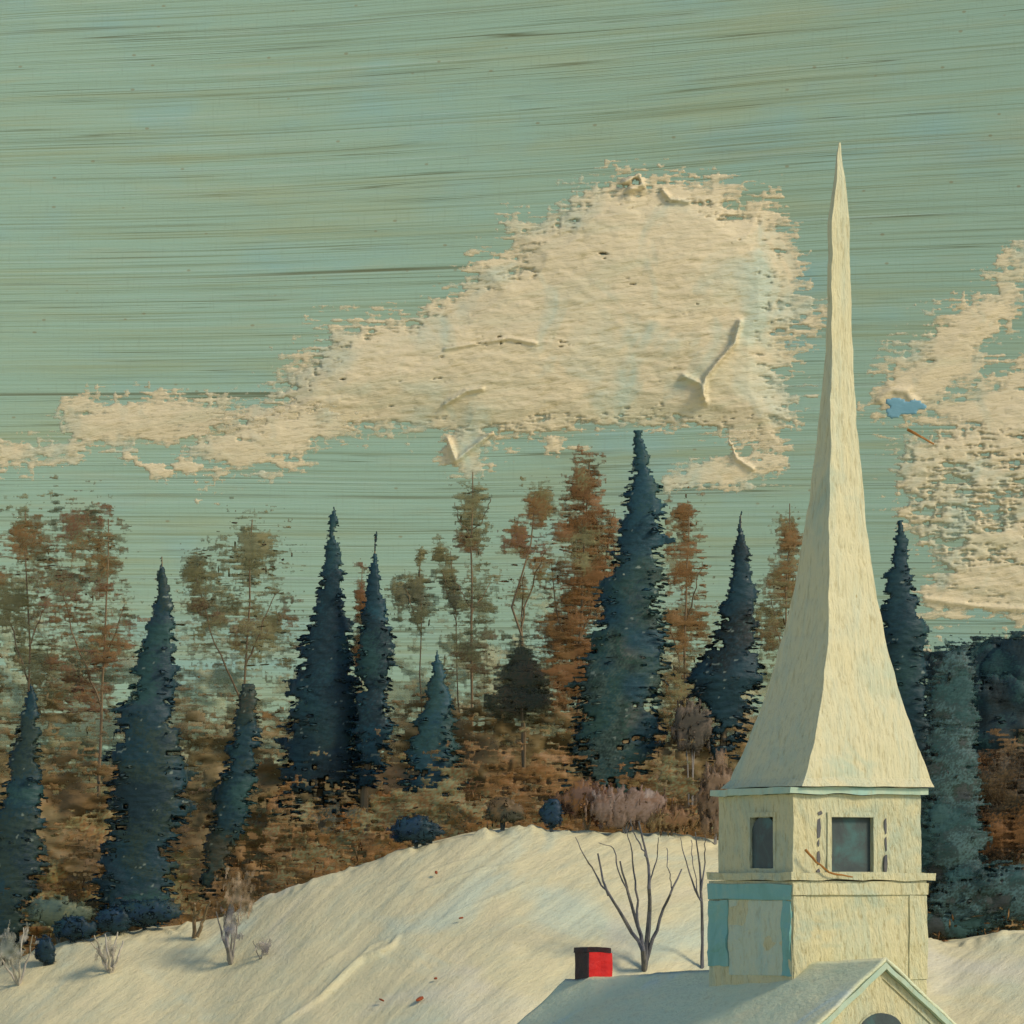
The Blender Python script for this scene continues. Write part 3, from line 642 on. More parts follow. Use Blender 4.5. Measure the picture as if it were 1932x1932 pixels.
broadleaf('bushy blue-teal tree beside the tower on its right', 194, [(1800, 1330, 40, 90), (1790, 1450, 46, 100), (1805, 1580, 50, 100), (1830, 1700, 70, 60), (1900, 1690, 90, 50), (1800, 1740, 60, 30)], [([(1800, 1785), (1798, 1600), (1796, 1400), (1800, 1280)], .2, .04), ([(1798, 1640), (1850, 1680), (1890, 1680)], .08, .03)],
          [(.035, .085, .08), TEALG, (.03, .055, .05), (.06, .12, .115), DGREEN, (.05, .06, .055)], 4600, .40, 35, 'trees right of the spire', (8, 4.0), 'teal_tree')

# ------------------------------------------------------------------ undergrowth: one brown mass of brush under the trees
def undergrowth():
    D = Dabs(); BD = Body()
    tops = [(-440, 1500), (-250, 1150), (0, 1120), (120, 1150), (230, 1190), (340, 1140), (450, 1160), (560, 1230), (700, 1230), (780, 1200), (880, 1190), (980, 1190), (1060, 1200), (1150, 1260), (1250, 1190), (1330, 1210), (1420, 1210), (1520, 1300), (1700, 1450), (1800, 1520), (1932, 1450), (2250, 1480), (2500, 1690)]
    tu = np.array([q[0] for q in tops], float); tv = np.array([q[1] for q in tops], float)
    def layer(n, d0, d1, f0, f1, cols, seed, thr, dab, u0=-420, u1=2450):
        u = RNG.uniform(u0, u1, n); top = np.interp(u, tu, tv); bot = smooth_interp(u) + 4
        f = RNG.random(n) ** .8
        f = f0 + (f1 - f0) * f                       # 0 = top of the brush, 1 = on the snow
        v = top + (bot - top) * f
        d = RNG.uniform(d0, d1, n); sc = d / K
        pos = np.stack([(u - 966) * sc, d, EYE + (VH - v) * sc], -1)
        gr = ground0(pos[:, 0], pos[:, 1]); pos[:, 2] = np.maximum(pos[:, 2], gr + .02)
        keep = fbm(pos * np.array([.9, .6, 1.6]), 3, seed) * .5 + fbm(pos * np.array([.3, .3, .35]), 2, seed + 5) * .5 + .34 * (f - .40) > thr
        pos = pos[keep]; k = len(pos); sc = sc[keep]
        yaw = RNG.normal(0, .6, k); ln = dab[0] * RNG.uniform(.4, 1.5, k) * sc
        A = np.stack([np.cos(yaw), np.sin(yaw), RNG.normal(0, .12, k)], -1) * ln[:, None]
        B = np.stack([RNG.normal(0, .05, k), RNG.normal(0, .3, k), np.ones(k)], -1) * (dab[1] * RNG.uniform(.5, 1.4, k) * sc)[:, None]
        vt = RNG.random(k) < .25
        A2 = np.stack([RNG.normal(0, .18, k), RNG.normal(0, .2, k), np.ones(k)], -1) * (ln * 1.3)[:, None]
        B2 = np.stack([np.ones(k), RNG.normal(0, .5, k), RNG.normal(0, .1, k)], -1) * (dab[1] * .9 * sc)[:, None]
        A[vt] = A2[vt]; B[vt] = B2[vt]
        D.add(pos, A, B, .35 * sc, palette(pos, cols, .33, seed + 2))
    def sheet(d0, f0, cols, seed, thr, cell=3.2, amp=.8, sl=3.2, only=None, top_a=1.):
        U, Vg = np.meshgrid(np.arange(-420, 2480, cell * 1.2), np.arange(1090, 1880, cell))
        top = np.interp(U, tu, tv); bot = smooth_interp(U) + 6; f = (Vg - top) / (bot - top)
        m = np.clip((f - f0) * sl, -2.5, 1.3) + scumble(U, Vg, seed, (28., 3.1), (3.8, 17.)) - thr
        if only is not None: m = m - 4 * np.clip((only - U) / 40, 0, 1)
        yy = d0 + (f2(U / 90., Vg / 60., 3, seed + 20) - .5) * 2 * amp
        zg = ground0((U - 966) / K * d0, yy); zz = EYE + (VH - Vg) / K * d0
        ok = (m > 0) & (zz > zg - .15)
        th = .02 + .03 * np.clip(m, 0, 1.5)
        J = lambda: RNG.uniform(-.32, .32, U.shape) * cell
        v_, f_, _u = skin(U + J(), Vg + J(), ok, yy - th, yy + th, d0)
        BD.add(v_, f_, with_alpha(1.14 * palette(v_ * np.array([1, .5, 1.]), cols, .33, seed, .03), m, _u, .12, .75, top_a))
    sheet(219, -.18, [(.27, .32, .20), (.25, .27, .15), (.28, .26, .14), (.26, .31, .19)], 91, .42, 2.6, 1.0, 2.4, None, .55)
    sheet(216.5, .02, [(.24, .23, .115), (.26, .25, .13), (.25, .17, .075), (.24, .25, .13)], 96, .60, 2.6, 1.0, 2.4, None, .65)
    sheet(214, .22, [OLIVE2, OLIVE, BROWN, OLIVE, OLIVE2], 101, .60, 2.7, top_a=.75)
    sheet(210, .40, [OLIVE, BROWN, OLIVE2, (.185, .105, .038), OLIVE], 111, .35, 2.7, top_a=.85)
    sheet(205, .55, [OLIVE, BROWN, (.19, .11, .04), SIENNA, OLIVE], 121, .12, 2.8)
    sheet(203.5, .50, [(.20, .125, .05), (.17, .13, .055), (.21, .13, .05)], 126, -.55, 3.4)
    sheet(200.5, .66, [SIENNA, BROWN, BROWN2, OLIVE, BROWN, UMBER], 131, .0, 2.8, .8)
    sheet(195.0, .60, [BROWN, SIENNA, (.20, .115, .042), BROWN2, OLIVE2, BROWN, (.07, .075, .05)], 136, .05, 2.6, .4, 3.4, 505)
    sheet(193.6, .80, [BROWN2, UMBER, BROWN, SIENNA, BROWN, (.10, .09, .045), (.22, .16, .07)], 141, .15, 2.6, .5, 4.)
    sheet(192.9, .88, [AMBER, BROWN, AMBER, SIENNA, (.24, .16, .07)], 146, .75, 2.6, .4, 5.)
    layer(300, 206, 216, .0, 1., [OLIVE, OLIVE2, BROWN, OLIVE, BROWN2, OLIVE], 51, .52, (9, 1.8))
    layer(200, 196, 204, .50, 1., [SIENNA, BROWN, BROWN2, OLIVE, BROWN, UMBER, BROWN], 52, .46, (9, 2.4))
    layer(500, 191, 194, .78, 1., [BROWN2, UMBER, BROWN, SIENNA, BROWN, (.08, .07, .035), (.22, .16, .07)], 53, .45, (8, 2.4))
    BD.add(*D.geo()); o = BD.build('undergrowth')
    tag(o, 'tangle of brown and ochre brush along the hill crest under the trees', 'brush', None, 'stuff')
undergrowth()

# ------------------------------------------------------------------ shrubs
def shrub(label, u, v, ru, rv, cols, n=260, d=None, name='dark_shrub', group='shrubs at the edge of the snow', dab=(6, 3), stem='dbark', vert=.15, seed=1):
    if d is None:
        b = hit(u, v + rv); d = b[1] - .15
    sc = d / K; b = P(u, v + rv, d); g = gz(b[0], d)
    t = thing(name, (b[0], d, g), label, 'shrub', group)
    c0 = P(u, v, d)
    lines = []
    for k in range(4):
        e = P(u + random.uniform(-.6, .6) * ru, v - random.uniform(0, .5) * rv, d + random.uniform(-.3, .3))
        lines.append(limb([np.array([b[0] + random.uniform(-.05, .05), d, g - .05]), (c0 + e) / 2 - np.array([0, 0, .05]), e], .035, .012, 6, .01))
    make('stem', *tubes(lines, 6, .1), M[stem], t)
    n = n // 4; D = Dabs(); x = RNG.normal(0, .5, (n, 3)); x = x[np.linalg.norm(x, axis=1) < 1.05]; k = len(x)
    pos = np.stack([(u - 966 + x[:, 0] * ru) * sc, d + x[:, 1] * ru * sc, EYE + (VH - v - x[:, 2] * rv) * sc], -1)
    yaw = RNG.normal(0, .8, k); ln = dab[0] * RNG.uniform(.5, 1.4, k) * sc
    A = np.stack([np.cos(yaw), np.sin(yaw), RNG.normal(0, .25, k)], -1) * ln[:, None]
    B = np.stack([RNG.normal(0, .1, k), RNG.normal(0, .3, k), np.ones(k)], -1) * (dab[1] * RNG.uniform(.6, 1.4, k) * sc)[:, None]
    vt = RNG.random(k) < vert
    A[vt] = (np.stack([RNG.normal(.12, .25, k), RNG.normal(0, .2, k), np.ones(k)], -1) * (ln * 1.5)[:, None])[vt]
    B[vt] = (np.stack([np.ones(k), RNG.normal(0, .4, k), RNG.normal(0, .1, k)], -1) * (dab[1] * .7 * sc))[vt]
    D.add(pos, A, B, np.full(k, .35 * sc), palette(pos, cols, .9, seed))
    BD = Body(); fe = name == 'feathery_bush'
    for lay in range(2):
        cell = 2.4; sd = seed * 3 + lay
        U, Vg = np.meshgrid(np.arange(u - ru * 1.4, u + ru * 1.4, cell), np.arange(v - rv * 1.4, v + rv * 1.5, cell))
        rr = np.hypot((U - u) / ru, (Vg - v) / rv)
        m = (1.0 - rr) * 3.0 + (scumble(U, Vg, sd, (5., 26.), (3., 20.)) if fe else scumble(U, Vg, sd, (14., 5.), (6., 12.))) * (1.25 if fe else 1.0) + (-.1 if fe else .2)
        bow = np.sqrt(np.clip(1.5 - rr ** 2, 0, None)) * ru * sc * .22 * (1 if lay else -1)
        J = lambda: RNG.uniform(-.32, .32, U.shape) * cell
        th = .04 + .04 * np.clip(m, 0, 1.5)
        v_, f_, _u = skin(U + J(), Vg + J(), m > 0, d + bow - th, d + bow + th, d)
        if len(f_): BD.add(v_, f_, with_alpha(palette(v_, cols, 1.1, seed, .03), m, _u, .15, .8, .85 if fe else 1.))
    BD.add(*D.geo()); BD.build('foliage', t)
    return t
NB = [NAVY, NAVY2, (.010, .034, .062), NAVY]
GREY = [(.22, .20, .19), (.32, .29, .25), (.40, .36, .29), (.27, .25, .25)]
LILAC = [(.17, .11, .07), (.24, .17, .13), (.20, .12, .075), (.28, .22, .18)]
TAN = [(.17, .11, .06), (.21, .14, .085), (.14, .085, .045)]
shrub('blue-black two-lobed shrub on the crest left of the middle', 785, 1566, 48, 26, NB, 340, 189.6, seed=41)
shrub('small round navy shrub on the crest right of the middle', 1041, 1534, 21, 26, NB, 170, 189.6, seed=42)
shrub('dull olive-brown shrub on the crest between the two navy ones', 948, 1530, 36, 24, [(.05, .05, .03), UMBER, DGREEN], 260, 189.8, seed=43)
shrub('blue-black shrub under the tall leftmost whole spruce', 275, 1722, 60, 26, NB + [DGREEN], 380, 189.5, seed=44)
shrub('navy shrub topping the grey twig fan at the left', 215, 1735, 36, 26, NB, 250, 189.2, seed=45)
shrub('low navy shrub left of the grey twig fan', 140, 1752, 42, 22, NB + [TEALG], 280, 189.2, seed=46)
shrub('little navy sprig standing on the snow near the left edge', 86, 1792, 20, 26, NB, 110, None, seed=47, dab=(5, 2.5))
shrub('pale teal-green shrub behind the leftmost navy ones', 110, 1722, 60, 26, [(.07, .11, .085), (.10, .13, .08), OLIVE2], 330, 190.5, seed=48)
shrub('lilac-grey feathery bush on the crest above the forked bare tree', 1180, 1522, 80, 40, LILAC, 520, 189.6, 'feathery_bush', 'grey-brown bushes near the tower', (5, 2.2), 'gbark', .75, 49)
shrub('tan bush against the left side of the belfry', 1350, 1500, 36, 75, TAN, 620, 189.4, 'feathery_bush', 'grey-brown bushes near the tower', (6, 3), 'gbark', .55, 50)
shrub('taupe bush under the navy spruce by the spire', 1305, 1372, 42, 58, [(.10, .075, .05), (.15, .115, .08), (.08, .07, .05)], 460, 196.6, 'feathery_bush', 'grey-brown bushes near the tower', (6, 3), 'gbark', .5, 51)
shrub('russet dry bush on the crest just left of the lilac one', 1110, 1510, 60, 40, [BROWN2, (.10, .04, .02), SIENNA, (.15, .09, .06)], 520, 189.9, 'feathery_bush', 'grey-brown bushes near the tower', (8, 2.6), 'bark', .2, 52)
shrub('amber grass-like bush on the crest near the tower', 1265, 1545, 55, 30, [(.24, .15, .06), (.20, .11, .05), (.28, .20, .09)], 380, 189.5, 'feathery_bush', 'grey-brown bushes near the tower', (6, 2.2), 'bark', .7, 53)

# ------------------------------------------------------------------ bare twig shrubs and bare trees
def bare(name, label, base, lines, mat, group, r=(.06, .012), cat='tree', puff=None, depth=None, seed=1):
    b = hit(*base) if depth is None else P(base[0], base[1], depth)
    if depth is not None: b[2] = gz(b[0], depth)
    d = b[1]
    t = thing(name, b, label, cat, group)
    L = []
    for i, ln in enumerate(lines):
        pts, f = ln if isinstance(ln, tuple) else (ln, 1.)
        q = [P(u, v, d - .25 + (random.uniform(-.5, .5) if k else 0)) for k, (u, v) in enumerate(pts)]
        if tuple(pts[0]) == tuple(base): q[0] = b - np.array([0, 0, .08])
        L.append(limb(q, r[0] * f, r[1] * max(f, .8), 12, .018))
    make('branches', *tubes(L, 7, .18), M[mat], t)
    if puff:
        BD = Body(); sc = d / K
        for (u0, v0, ru, rv, n, cols) in puff:
            for lay in range(2):
                cell = 2.2; sd = int(u0) + lay * 7
                U, Vg = np.meshgrid(np.arange(u0 - ru * 1.4, u0 + ru * 1.4, cell), np.arange(v0 - rv * 1.4, v0 + rv * 1.4, cell))
                rr = np.hypot((U - u0) / ru, (Vg - v0) / rv)
                m = (1.0 - rr) * 1.6 + 2.2 * (f2((U + (Vg - v0) * .25) / 5.5, Vg / 30., 3, sd, .6) - .5) + 2.6 * (f2(U / 10., Vg / 26., 3, sd + 4, .6) - .5) - .6
                yy = d - .2 + (lay - .5) * ru * sc + (f2(U / 20., Vg / 20., 2, sd + 8) - .5) * ru * sc * .6
                J = lambda: RNG.uniform(-.32, .32, U.shape) * cell
                v_, f_, _u = skin(U + J(), Vg + J(), m > 0, yy - .03, yy + .03, d)
                if len(f_): BD.add(v_, f_, with_alpha(palette(v_, cols, 1.5, seed, .03), m, _u, .12, .9, .75))
        BD.build('crown', t)
    return t
bare('bare_tree', 'bare grey tree forking into a fan of limbs behind the church roof', (1216, 1830),
     [([(1216, 1830), (1215, 1795), (1190, 1755), (1165, 1715), (1148, 1690), (1135, 1650), (1128, 1610)], 1.6), ([(1216, 1830), (1213, 1790), (1205, 1752), (1190, 1700), (1176, 1650), (1170, 1625)], 1.7),
      ([(1216, 1830), (1222, 1780), (1226, 1720), (1226, 1670), (1222, 1620), (1210, 1575), (1205, 1550)], 1.8), ([(1216, 1830), (1230, 1775), (1250, 1720), (1268, 1680), (1286, 1640)], 1.4),
      ([(1148, 1690), (1120, 1645), (1100, 1610), (1086, 1580)], .7), ([(1205, 1752), (1202, 1690), (1196, 1640), (1190, 1600), (1182, 1560)], .9), ([(1190, 1700), (1165, 1640), (1160, 1600), (1130, 1590)], .6),
      ([(1222, 1620), (1195, 1570), (1190, 1545)], .6), ([(1268, 1680), (1262, 1640), (1258, 1600)], .4), ([(1226, 1670), (1240, 1620), (1242, 1580)], .5)], 'slate', 'bare grey trees behind the church', (.052, .016))
bare('bare_tree', 'thin upright bare grey tree close to the left of the tower', (1325, 1826),
     [([(1325, 1826), (1325, 1760), (1323, 1690), (1320, 1640), (1312, 1570)], 1.4), ([(1323, 1700), (1306, 1660), (1292, 1620), (1284, 1580)], .8), ([(1323, 1680), (1330, 1630), (1330, 1575)], .7), ([(1318, 1690), (1308, 1630), (1304, 1585)], .5)],
     'slate', 'bare grey trees behind the church', (.045, .014))
bare('twig_shrub', 'fan of grey twigs standing in the snow at the left', (208, 1838), [[(208, 1838), (190, 1800), (178, 1765)], [(208, 1838), (204, 1800), (198, 1762)], [(208, 1838), (214, 1800), (222, 1758)], [(208, 1838), (222, 1810), (232, 1775)], [(208, 1838), (196, 1808), (172, 1778)]],
     'pbark', 'bare grey shrubs in the snow', (.06, .02), 'shrub', [(202, 1795, 24, 32, 60, [(.36, .33, .27), (.29, .27, .22), (.44, .40, .30)])])
bare('twig_shrub', 'pale grey brushy shrub with a dark stem in the snow left of the middle', (436, 1815), [([(436, 1815), (428, 1780), (424, 1745), (436, 1700)], 1.8), ([(436, 1815), (420, 1765), (408, 1720)], 1.2), ([(436, 1815), (446, 1760), (456, 1690)], .8), ([(436, 1815), (438, 1760), (438, 1712)], .8)],
     'gbark', 'bare grey shrubs in the snow', (.05, .014), 'shrub', [(438, 1750, 26, 52, 150, GREY), (452, 1690, 40, 60, 120, [(.26, .18, .10), (.34, .25, .15), (.21, .15, .08)])])
bare('twig_shrub', 'low tuft of grey dabs right of the brushy grey shrub', (492, 1808), [([(492, 1808), (482, 1790), (478, 1775)], .8), ([(492, 1808), (498, 1788), (505, 1772)], .8)],
     'gbark', 'bare grey shrubs in the snow', (.03, .012), 'shrub', [(494, 1785, 26, 20, 90, GREY)])
bare('twig_shrub', 'grey-green twiggy shrub cut by the left edge of the view', (36, 1858), [[(36, 1858), (20, 1810), (10, 1760)], [(36, 1858), (38, 1800), (44, 1750)], [(36, 1858), (55, 1800), (62, 1765)], [(36, 1858), (8, 1820), (-14, 1775)]],
     'pbark', 'bare grey shrubs in the snow', (.05, .015), 'shrub', [(18, 1785, 44, 50, 160, [(.26, .27, .21), (.33, .32, .25), (.20, .22, .17)])])
bare('dead_stump', 'two brown dead stalks at the crest left of the brushy grey shrub', (366, 1768), [([(366, 1768), (366, 1735), (368, 1705)], 1.3), ([(372, 1768), (384, 1735), (396, 1700)], 1.1), ([(366, 1735), (380, 1716)], .6)],
     'bark', None, (.06, .03), 'stump')

# ------------------------------------------------------------------ small litter
def leaf(label, u, v, L, W, ang):
    b = hit(u, v); t = np.array([math.cos(ang), math.sin(ang) * .87, math.sin(ang) * .5]); s = np.array([-math.sin(ang), math.cos(ang) * .87, math.cos(ang) * .5]); nn = np.array([0, -.5, .87])
    b = b + nn * .10
    V, F = [], []
    out = [(-1, 0), (-.75, .7), (0, 1), (.7, .75), (1, .1), (.7, -.8), (0, -1), (-.7, -.6)]
    for k in (0, 1):
        for a, c in out: V.append(b + t * a * L + s * c * W + nn * (.035 if k else 0))
    V.append(b + nn * .06)
    n = len(out)
    for i in range(n):
        j = (i + 1) % n; F += [(i, j, n + j, n + i), (n + i, n + j, 2 * n)]
    F.append(tuple(reversed(range(n))))
    o = make('fallen_leaf', np.array(V) - b, F, M['leaf']); o.location = tuple(b)
    tag(o, label, 'leaf', 'dead leaves on the snow')
leaf('russet fallen leaf lying low on the snow, largest of the specks', 792, 1891, .17, .08, .9)
leaf('tiny dark leaf speck on the snow above the largest russet leaf', 822, 1852, .06, .045, .4)
leaf('thin orange leaf sliver left of the largest russet leaf', 720, 1893, .11, .03, -.7)
leaf('small red-brown leaf speck high on the middle of the snow slope', 870, 1738, .08, .03, .3)
leaf('orange speck of leaf near the top of the slope', 823, 1652, .05, .09, .1)

# ------------------------------------------------------------------ church
F0 = np.array([(1495 - 966) / 71.0, 150.0]); E1 = np.array([.883, .469]); NR = np.array([.469, -.883])
def T(q, t, z):
    p = F0 + q * E1 + t * NR
    return np.array([p[0], p[1], z + EYE])
def zv(v, sc=71.0): return (VH - v) / sc
def wob(V, amp=.035, f=1.6, seed=60):
    V = np.asarray(V, float)
    D = np.stack([fbm(V * f, 3, seed + k) - .5 for k in range(3)], -1) * 2 * amp
    return V + D
church = thing('church', (T(1, -5, 0)[0], T(1, -5, 0)[1], .0), 'white country church with a tall flared spire and snowy roof', 'church')

def loft(rings, per=10, lev=8, caps=True, amp=.06, f=1.6, sub=None):
    """closed loft through rings of equal corner count"""
    R = []
    for i in range(len(rings) - 1):
        a, b = np.array(rings[i]), np.array(rings[i + 1])
        L = lev if not isinstance(lev, (list, tuple)) else lev[i]
        for k in range(L): R.append(a + (b - a) * k / L)
    R.append(np.array(rings[-1]))
    V, Fc = [], []
    nc = len(R[0]); m = nc * per
    for ring in R:
        for c in range(nc):
            for k in range(per): V.append(ring[c] + (ring[(c + 1) % nc] - ring[c]) * k / per)
    for i in range(len(R) - 1):
        for k in range(m):
            k2 = (k + 1) % m
            Fc.append((i * m + k, i * m + k2, (i + 1) * m + k2, (i + 1) * m + k))
    if caps:
        Fc.append(tuple(reversed(range(m)))); Fc.append(tuple((len(R) - 1) * m + k for k in range(m)))
    return wob(V, amp, f), Fc
def block(q0, q1, t0, t1, z0, z1, per=10, lev=8, amp=.06, f=1.6):
    ring = lambda z: [T(q0, t1, z), T(q1, t1, z), T(q1, t0, z), T(q0, t0, z)]
    return loft([ring(z0), ring(z1)], per, lev, True, amp, f)
def holed(face, hole_list, W, H, step=.12):
    """grid wall: face(a, b) -> point; holes as (a0, a1, b0, b1) left open with 0.16 m reveals"""
    def lines(L, cuts):
        s = set(np.round(np.linspace(0, L, int(L / step) + 1), 4))
        for c in cuts:
            s = {x for x in s if abs(x - c) > step * .4}; s.add(round(c, 4))
        return sorted(s)
    A = lines(W, [h[k] for h in hole_list for k in (0, 1)]); B = lines(H, [h[k] for h in hole_list for k in (2, 3)])
    V = [face(a, b) for b in B for a in A]; na = len(A); Fc = []
    for j in range(len(B) - 1):
        for i in range(na - 1):
            ca, cb = (A[i] + A[i + 1]) / 2, (B[j] + B[j + 1]) / 2
            if any(h[0] < ca < h[1] and h[2] < cb < h[3] for h in hole_list): continue
            Fc.append((j * na + i, j * na + i + 1, (j + 1) * na + i + 1, (j + 1) * na + i))
    return V, Fc
def join(parts):
    V, Fc = [], []
    for v, f in parts:
        b = len(V); V += [np.asarray(x) for x in v]; Fc += [tuple(b + i for i in q) for q in f]
    return V, Fc
S = 4.2; ST = 4.4
# nave ridge: apex over the front gable, sinking slightly to the back
QR = .6; TF, TB = 3.7, -13.6
def ridge_z(t): return -2.30 + (t - TF) * (.85 / (TF - TB))
PITCH = .80; HW = 5.6
def roof_z(q, t): return ridge_z(t) - PITCH * abs(q - QR)
EAVE = 4.9
# walls of the nave
V, Fc = [], []
def quad(a, b, c, d):
    n = len(V); V.extend([a, b, c, d]); Fc.append((n, n + 1, n + 2, n + 3))
w0, w1 = QR - EAVE, QR + EAVE; tf, tb = TF - .15, TB + .2; g0 = -EYE
quad(T(w0, tb, g0), T(w0, tf, g0), T(w0, tf, roof_z(w0, tf) - .09), T(w0, tb, roof_z(w0, tb) - .09))
quad(T(w1, tf, g0), T(w1, tb, g0), T(w1, tb, roof_z(w1, tb) - .09), T(w1, tf, roof_z(w1, tf) - .09))
for t, sg in ((tf, 1), (tb, -1)):
    n = len(V); V += [T(w0, t, g0), T(w1, t, g0), T(w1, t, roof_z(w1, t) - .09), T(QR, t, roof_z(QR, t) - .09), T(w0, t, roof_z(w0, t) - .09)]
    Fc.append(tuple(n + i for i in ((0, 1, 2, 3, 4) if sg > 0 else (4, 3, 2, 1, 0))))
make('nave_wall', V, Fc, M['wall'], church)
# roof: two slabs of snow-covered boards, meeting at the ridge
def slab(sg):
    na, nb = 110, 46
    V = []
    for th in (0., -.11):
        for j in range(nb + 1):
            q = QR + sg * HW * j / nb
            for i in range(na + 1):
                t = TB - .1 + (TF + .15 - TB) * i / na
                V.append(T(q, t, roof_z(q, t) + th))
    V = wob(V, .05, 1.1, 64)
    m = (na + 1) * (nb + 1); Fc = []
    for j in range(nb):
        for i in range(na):
            a = j * (na + 1) + i; q = (a, a + 1, a + na + 2, a + na + 1)
            if sg > 0: q = q[::-1]
            Fc.append(q); Fc.append(tuple(x + m for x in reversed(q)))
    rim = [i for i in range(na + 1)] + [(j + 1) * (na + 1) - 1 for j in range(1, nb + 1)] + [nb * (na + 1) + i for i in range(na - 1, -1, -1)] + [j * (na + 1) for j in range(nb - 1, 0, -1)]
    for k in range(len(rim)):
        a, b = rim[k], rim[(k + 1) % len(rim)]
        Fc.append((a, b, b + m, a + m) if sg > 0 else (b, a, a + m, b + m))
    return V, Fc
roof = make('roof', *join([slab(-1), slab(1)]), M['roof'], church, None, True)
# front gable: teal rake boards, cream inner rakes
def rake(sg, d0, d1, t0, t1, L=5.6):
    """board under the roof edge, from d0 to d1 measured square below the roof line"""
    c = math.sqrt(1 + PITCH ** 2)
    ring = lambda s: [T(QR + sg * s, t1, roof_z(QR + sg * s, TF) - .11 - d0 * c), T(QR + sg * s, t1, roof_z(QR + sg * s, TF) - .11 - d1 * c), T(QR + sg * s, t0, roof_z(QR + sg * s, TF) - .11 - d1 * c), T(QR + sg * s, t0, roof_z(QR + sg * s, TF) - .11 - d0 * c)]
    r = [ring(.0), ring(L)]
    if sg < 0: r = r[::-1]
    return loft(r, 3, 40, True, .03, 1.8)
make('rake_board', *rake(-1, .005, .15, TF - .14, TF + .06), M['mint'], church)
make('rake_board', *rake(1, .005, .13, TF - .14, TF + .06), M['mint'], church)
make('rake_moulding', *rake(-1, .16, .36, TF - .16, TF - .11), M['wall'], church)
make('rake_moulding', *rake(1, .14, .34, TF - .16, TF - .11), M['wall'], church)
# gable window
def arch_pts(q0, q1, zb, zt, n=14):
    r = (q1 - q0) / 2; c = (q0 + q1) / 2; zc = zt - r * .8
    return [(q0, zb), (q1, zb)] + [(c + r * math.cos(math.pi * k / n), zc + r * .8 * math.sin(math.pi * k / n)) for k in range(n + 1)]
def prism(outl, pt, d0, d1, amp=.02):
    n = len(outl); V = [pt(a, b, d1) for a, b in outl] + [pt(a, b, d0) for a, b in outl]
    Fc = [tuple(range(n)), tuple(reversed(range(n, 2 * n)))] + [(j, i, i + n, j + n) for i in range(n) for j in ((i + 1) % n,)]
    return wob(V, amp, 2.2), Fc
gw = make('gable_window', *prism(arch_pts(QR - .80, QR + .68, -6.6, zv(1908, 72.4)), lambda a, b, d: T(a, TF - .15 + d, b), .003, .05), M['wall'], church)
make('pane', *prism(arch_pts(QR - .76, QR + .64, -6.4, zv(1911, 72.4)), lambda a, b, d: T(a, TF - .15 + d, b), .051, .075), M['glass'], gw)

# tower: square lower stage
make('tower_base', *block(0, S, -ST, 0, -7.5, zv(1662), 12, 30, .05, 1.3), M['wall'], church)
# teal boards on its left side: corner board, frieze, narrow board at the front corner
def lboard(t0, t1, z0, z1, dep=.035, mat='teal', name='corner_board', ragged=.0):
    return make(name, *loft([[T(-dep, t0, z0), T(-dep, t1, z0), T(.05, t1, z0), T(.05, t0, z0)], [T(-dep, t0, z1), T(-dep, t1, z1), T(.05, t1, z1), T(.05, t0, z1)]], 4, 14, True, .05 + ragged, 1.7), M[mat], church)
lboard(-ST - .02, -3.35, zv(1829), zv(1700), .05, 'teal', 'corner_board', .05)
M['sage_shade'] = paint('sage_shade_paint', [(.46, .54, .40), (.52, .56, .39), (.40, .52, .42)], (1.4, 1.4, .6), (0, 0, 0), 4.2, .8, .08, None, 22, .8, None, (DRAB, .5))
lboard(-3.33, -.52, zv(1842), zv(1699), .02, 'sage_shade', 'shade_panel', .0)  # greener copy of the wall colour, left-side shade painted in as a panel
lboard(-.50, -.03, zv(1842), zv(1700), .05, 'teal', 'corner_board', .05)
lboard(-ST - .02, -.03, zv(1697), zv(1669), .055, 'teal', 'frieze_board', .03)
def rboard(q0, q1, z0, z1, dep=.04, mat='wall', name='corner_board'):
    return make(name, *loft([[T(q0, dep, z0), T(q1, dep, z0), T(q1, -.05, z0), T(q0, -.05, z0)], [T(q0, dep, z1), T(q1, dep, z1), T(q1, -.05, z1), T(q0, -.05, z1)]], 4, 14, True, .035, 1.7), M[mat], church)
rboard(S - .55, S + .01, zv(1850), zv(1690)); rboard(.02, .42, zv(1850), zv(1690), .035)
rboard(-.02, S + .03, zv(1688), zv(1667), .06, 'wall', 'frieze_board')
# ledge under the belfry
make('ledge', *block(-.06, S + .20, -ST - .02, .09, zv(1661), zv(1647), 14, 3, .07, 1.5), M['wall'], church)
# belfry with window openings
B0, B1, BT0, BT1 = .08, S - .12, -4.05, -.08
zb, zt = zv(1649), zv(1499); H = zt - zb
u_to_q = lambda u: (u - 1495) / 71 / .883
RW = (u_to_q(1573) - B0, u_to_q(1655) - B0, zv(1656) - zb + .12, zv(1541) - zb)
LW = (BT1 - BT0 - (1495 - 1420) / 71 / .469 * 1.0, BT1 - BT0 - (1495 - 1461) / 71 / .469 * 1.0, zv(1646) - zb + .10, zv(1540) - zb)
WQ, WT = B1 - B0, BT1 - BT0
parts = [holed(lambda a, b: T(B0 + a, BT1, zb + b), [RW], WQ, H), holed(lambda a, b: T(B0, BT0 + a, zb + b), [LW], WT, H),
         holed(lambda a, b: T(B1, BT1 - a, zb + b), [], WT, H), holed(lambda a, b: T(B1 - a, BT0, zb + b), [], WQ, H)]
def reveal(pt, h, dep=.2):
    a0, a1, b0, b1 = h; c = [(a0, b0), (a1, b0), (a1, b1), (a0, b1)]; V = [pt(a, b, 0) for a, b in c] + [pt(a, b, -dep) for a, b in c]
    return V, [(i, (i + 1) % 4, (i + 1) % 4 + 4, i + 4) for i in range(4)]
